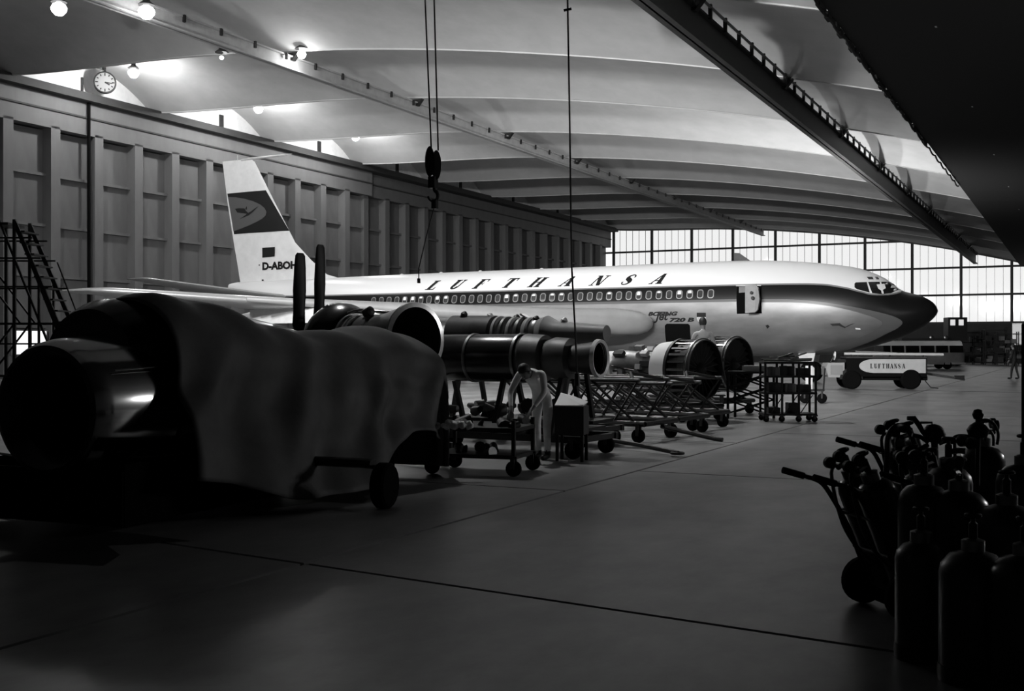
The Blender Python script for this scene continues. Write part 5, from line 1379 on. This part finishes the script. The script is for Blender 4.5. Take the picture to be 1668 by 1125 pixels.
def gas_cart(label, loc, rz, tilt, h_=.98, r_=.115, wheel=.145, two=True, handle_z=.86):
    """hand cart leaning back towards local -X, handles at the -X side"""
    t = thing('gas_cylinder_cart', label, 'cart', loc, rz, 'gas cylinder hand carts')
    for y in (-.26, .26):
        w_ = MB().lathe([(-.03, wheel * .5), (-.035, wheel * .85), (-.022, wheel), (.022, wheel), (.035, wheel * .85), (.03, wheel * .5)], (-.02, y, wheel), (0, 1, 0), 26).build('wheel', M_RUBBER, t, 40, False)
        MB().lathe([(-.03, wheel * .62), (-.02, .03), (.02, .03), (.03, wheel * .62)], (-.02, y, wheel), (0, 1, 0), 20).build('wheel_disc', M_BLACK, w_, 40, False)
        hx_ = -.02 - math.tan(tilt) * (handle_z - wheel)
        MB().tube(hose_path([(.10, y * .8, .05), (-.02, y * .8, wheel + .04), (hx_ * .55, y * .8, handle_z * .62), (hx_ - .02, y * .8, handle_z - .06), (hx_ - .10, y * .8, handle_z + .0)]), .016, 8).build('side_rail', M_BLACK, t, 40, False)
        MB().tube([(hx_ - .09, y * .8, handle_z - .005), (hx_ - .30, y * .8, handle_z + .055)], [.014, .014], 8).build('handle', M_BLACK, t, 40, False)
        MB().tube([(hx_ - .17, y * .8, handle_z + .018), (hx_ - .31, y * .8, handle_z + .058)], .021, 10).build('grip', M_RUBBER, t, 40, False)
    MB().tube([(-.02, -.30, wheel), (-.02, .30, wheel)], .016, 8).build('axle', M_DARKSTEEL, t, 40, False)
    for f_ in (.35, .68, .95):
        zz = wheel + (handle_z - wheel) * f_; xx_ = -.02 - math.tan(tilt) * (zz - wheel)
        MB().tube([(xx_, -.21, zz), (xx_, .21, zz)], .012, 8).build('cross_bar', M_BLACK, t, 40, False)
    MB().box((.12, 0, .05), (.26, .46, .02)).build('toe_plate', M_BLACK, t, None, False)
    for y in ((-.12, .12) if two else (0,)):
        T, hb = cylinder_parts(t, .13, y, .065, h_, r_, tilt)
        P0 = T((-.05, -.02, hb + .1))
        MB().tube(hose_path([P0, P0 + Vector((-.08, -.03, -.05)), P0 + Vector((-.04, -.10, -.35)), P0 + Vector((.10, -.12, -.55)), (.05, y - .12, .22)]), .011, 6).build('hose', M_RUBBERHOSE, t, 40, False)
    zz = wheel + .45; xx_ = -.02 - math.tan(tilt) * .45
    MB().tube(hose_path([(xx_, -.22, zz), (xx_ + .3, -.22, zz + .05), (xx_ + .33, 0, zz + .06), (xx_ + .3, .22, zz + .05), (xx_, .22, zz)]), .010, 6).build('strap', M_DARKSTEEL, t, 40, False)
    return t
gas_cart('leftmost gas cylinder cart with its handles out over the floor', (-1.06, 7.29, 0), R(38), R(22), .88, handle_z=.80)
gas_cart('gas cylinder cart behind the leftmost one, with the large hose loop', (-1.0, 8.5, 0), R(32), R(16), .96, handle_z=.90)
gas_cart('gas cylinder cart second row, handles level with the first valve', (-.85, 7.85, 0), R(36), R(14), .82, handle_z=.77)
# big loop of hose over the second cart
lp = thing('hose_loop', 'thick rubber hose looped high over the second gas cart', 'hose', (*pd(1470, 800, 7.8).xy, 0))
MB().tube(hose_path([pd(1440, 830, 7.7), pd(1445, 745, 7.7), pd(1447, 712, 7.75), pd(1456, 697, 7.75), pd(1468, 694, 7.8), pd(1482, 703, 7.8), pd(1490, 722, 7.8), pd(1497, 745, 7.85), pd(1502, 800, 7.85), pd(1500, 860, 7.85)]), .021, 8).build('hose', M_RUBBERHOSE, lp, 40)
# free standing bottles
bot = [('short black gas bottle with regulator, front of the cluster', 1505, 6.4, .93, .14, True), ('short gas bottle with bright shoulder, next to the front one', 1562, 6.3, .92, .16, True), ('gas bottle at the right front of the cluster', 1640, 6.05, .88, .17, False), ('gas bottle behind with a ball-topped valve', 1600, 7.9, 1.02, .15, True), ('gas bottle between the loops, back of the cluster', 1545, 6.95, .97, .14, True), ('gas bottle at the right edge of the picture', 1668, 6.9, 1.0, .16, False), ('gas bottle low in the dark right corner', 1585, 5.55, .72, .16, False), ('gas bottle in the dark right corner by the frame edge', 1670, 5.35, .74, .17, False), ('gas bottle left of the dark corner', 1500, 5.95, .68, .13, False)]
for k, (lab, u, d, h_, r_, g_) in enumerate(bot):
    p = pd(u, 565, d)
    t = thing('gas_bottle', lab, 'gas bottle', (p.x, p.y, 0), R(20 + 30 * k), 'gas bottles in the foreground cluster')
    cylinder_parts(t, 0, 0, 0, h_, r_, 0, M_CYL if k % 2 else M_CYL2, gauge=g_)
    MB().lathe([(0, r_ * 1.02), (.04, r_ * 1.04), (.08, r_ * 1.02)], (0, 0, 0), (0, 0, 1), 24).build('foot_ring', M_BLACK, t, 40, False)
# taller valve tree with ball top and hose loops
vt = thing('valve_stand', 'valve head with ball knob and drooping hose above the rear bottles', 'valve', (*pd(1592, 700, 7.3).xy, 0))
MB().tube([pd(1592, 790, 7.3), pd(1593, 720, 7.3), pd(1593, 680, 7.3)], .016, 8).build('stem', M_BLACK, vt, 40)
MB().lathe([(-.036, .005), (-.028, .026), (0, .036), (.028, .026), (.036, .005)], pd(1593, 675, 7.3), (0, 0, 1), 14).build('ball_knob', M_BLACK, vt, 60)
MB().lathe([(-.05, .02), (-.045, .055), (0, .07), (.03, .05), (.05, .02)], pd(1593, 700, 7.3), (0, 0, 1), 18).build('valve_body', M_BLACK, vt, 50)
MB().tube(hose_path([pd(1594, 685, 7.3), pd(1608, 684, 7.3), pd(1620, 692, 7.3), pd(1626, 707, 7.3), pd(1624, 724, 7.3)]), .010, 8).build('hose', M_RUBBERHOSE, vt, 40)
MB().tube(hose_path([pd(1604, 718, 7.35), pd(1608, 705, 7.35), pd(1614, 703, 7.35), pd(1618, 712, 7.35), pd(1618, 726, 7.35)]), .009, 8).build('hose', M_RUBBERHOSE, vt, 40)
MB().tube(hose_path([pd(1590, 716, 7.3), pd(1575, 710, 7.3), pd(1556, 711, 7.3), pd(1555, 722, 7.3), pd(1556, 760, 7.3)]), .011, 8).build('hose', M_RUBBERHOSE, vt, 40)
v2 = thing('lever_valve', 'cranked lever valve with round body over the middle bottles', 'valve', (*pd(1520, 710, 7.4).xy, 0))
MB().lathe([(-.06, .02), (-.05, .06), (0, .075), (.04, .06), (.06, .02)], pd(1522, 706, 7.4), (.3, 0, 1), 18).build('valve_body', M_BLACK, v2, 50)
MB().tube([pd(1478, 681, 7.4), pd(1489, 681, 7.4), pd(1497, 692, 7.4), pd(1503, 703, 7.4), pd(1514, 712, 7.4)], [.014, .018, .018, .016, .02], 8).build('lever', M_BLACK, v2, 40)
MB().tube([pd(1498, 688, 7.4), pd(1518, 688, 7.4), pd(1518, 698, 7.4)], .008, 6).build('link_rod', M_STEEL, v2, 40)
MB().tube([pd(1522, 716, 7.4), pd(1523, 745, 7.4), pd(1524, 790, 7.4)], .022, 8).build('stem', M_BLACK, v2, 40)
for a in ((1486, 708, 1512, 720), (1490, 740, 1512, 724), (1530, 722, 1552, 720)):
    MB().tube([pd(a[0], a[1], 7.4), pd((a[0] + a[2]) / 2, (a[1] + a[3]) / 2 - 3, 7.4), pd(a[2], a[3], 7.4)], .014, 8).build('branch_pipe', M_BLACK, v2, 40)
# dark locker at the right margin
lk = thing('locker', 'dark steel locker cut by the right edge of the picture', 'cabinet', (-.02, 10.95, 0), 0)
MB().box((0, .3, .92), (.9, .6, 1.8)).build('body', M_BLACK, lk, None, False)
for s in (-1, 1):
    d_ = MB().box((s * .22, -.01, .92), (.42, .03, 1.7)).build('door', M_BLACK, lk, None, False)
    MB().box((s * .05, -.04, .95), (.02, .03, .14)).build('handle', M_STEEL, d_, None, False)
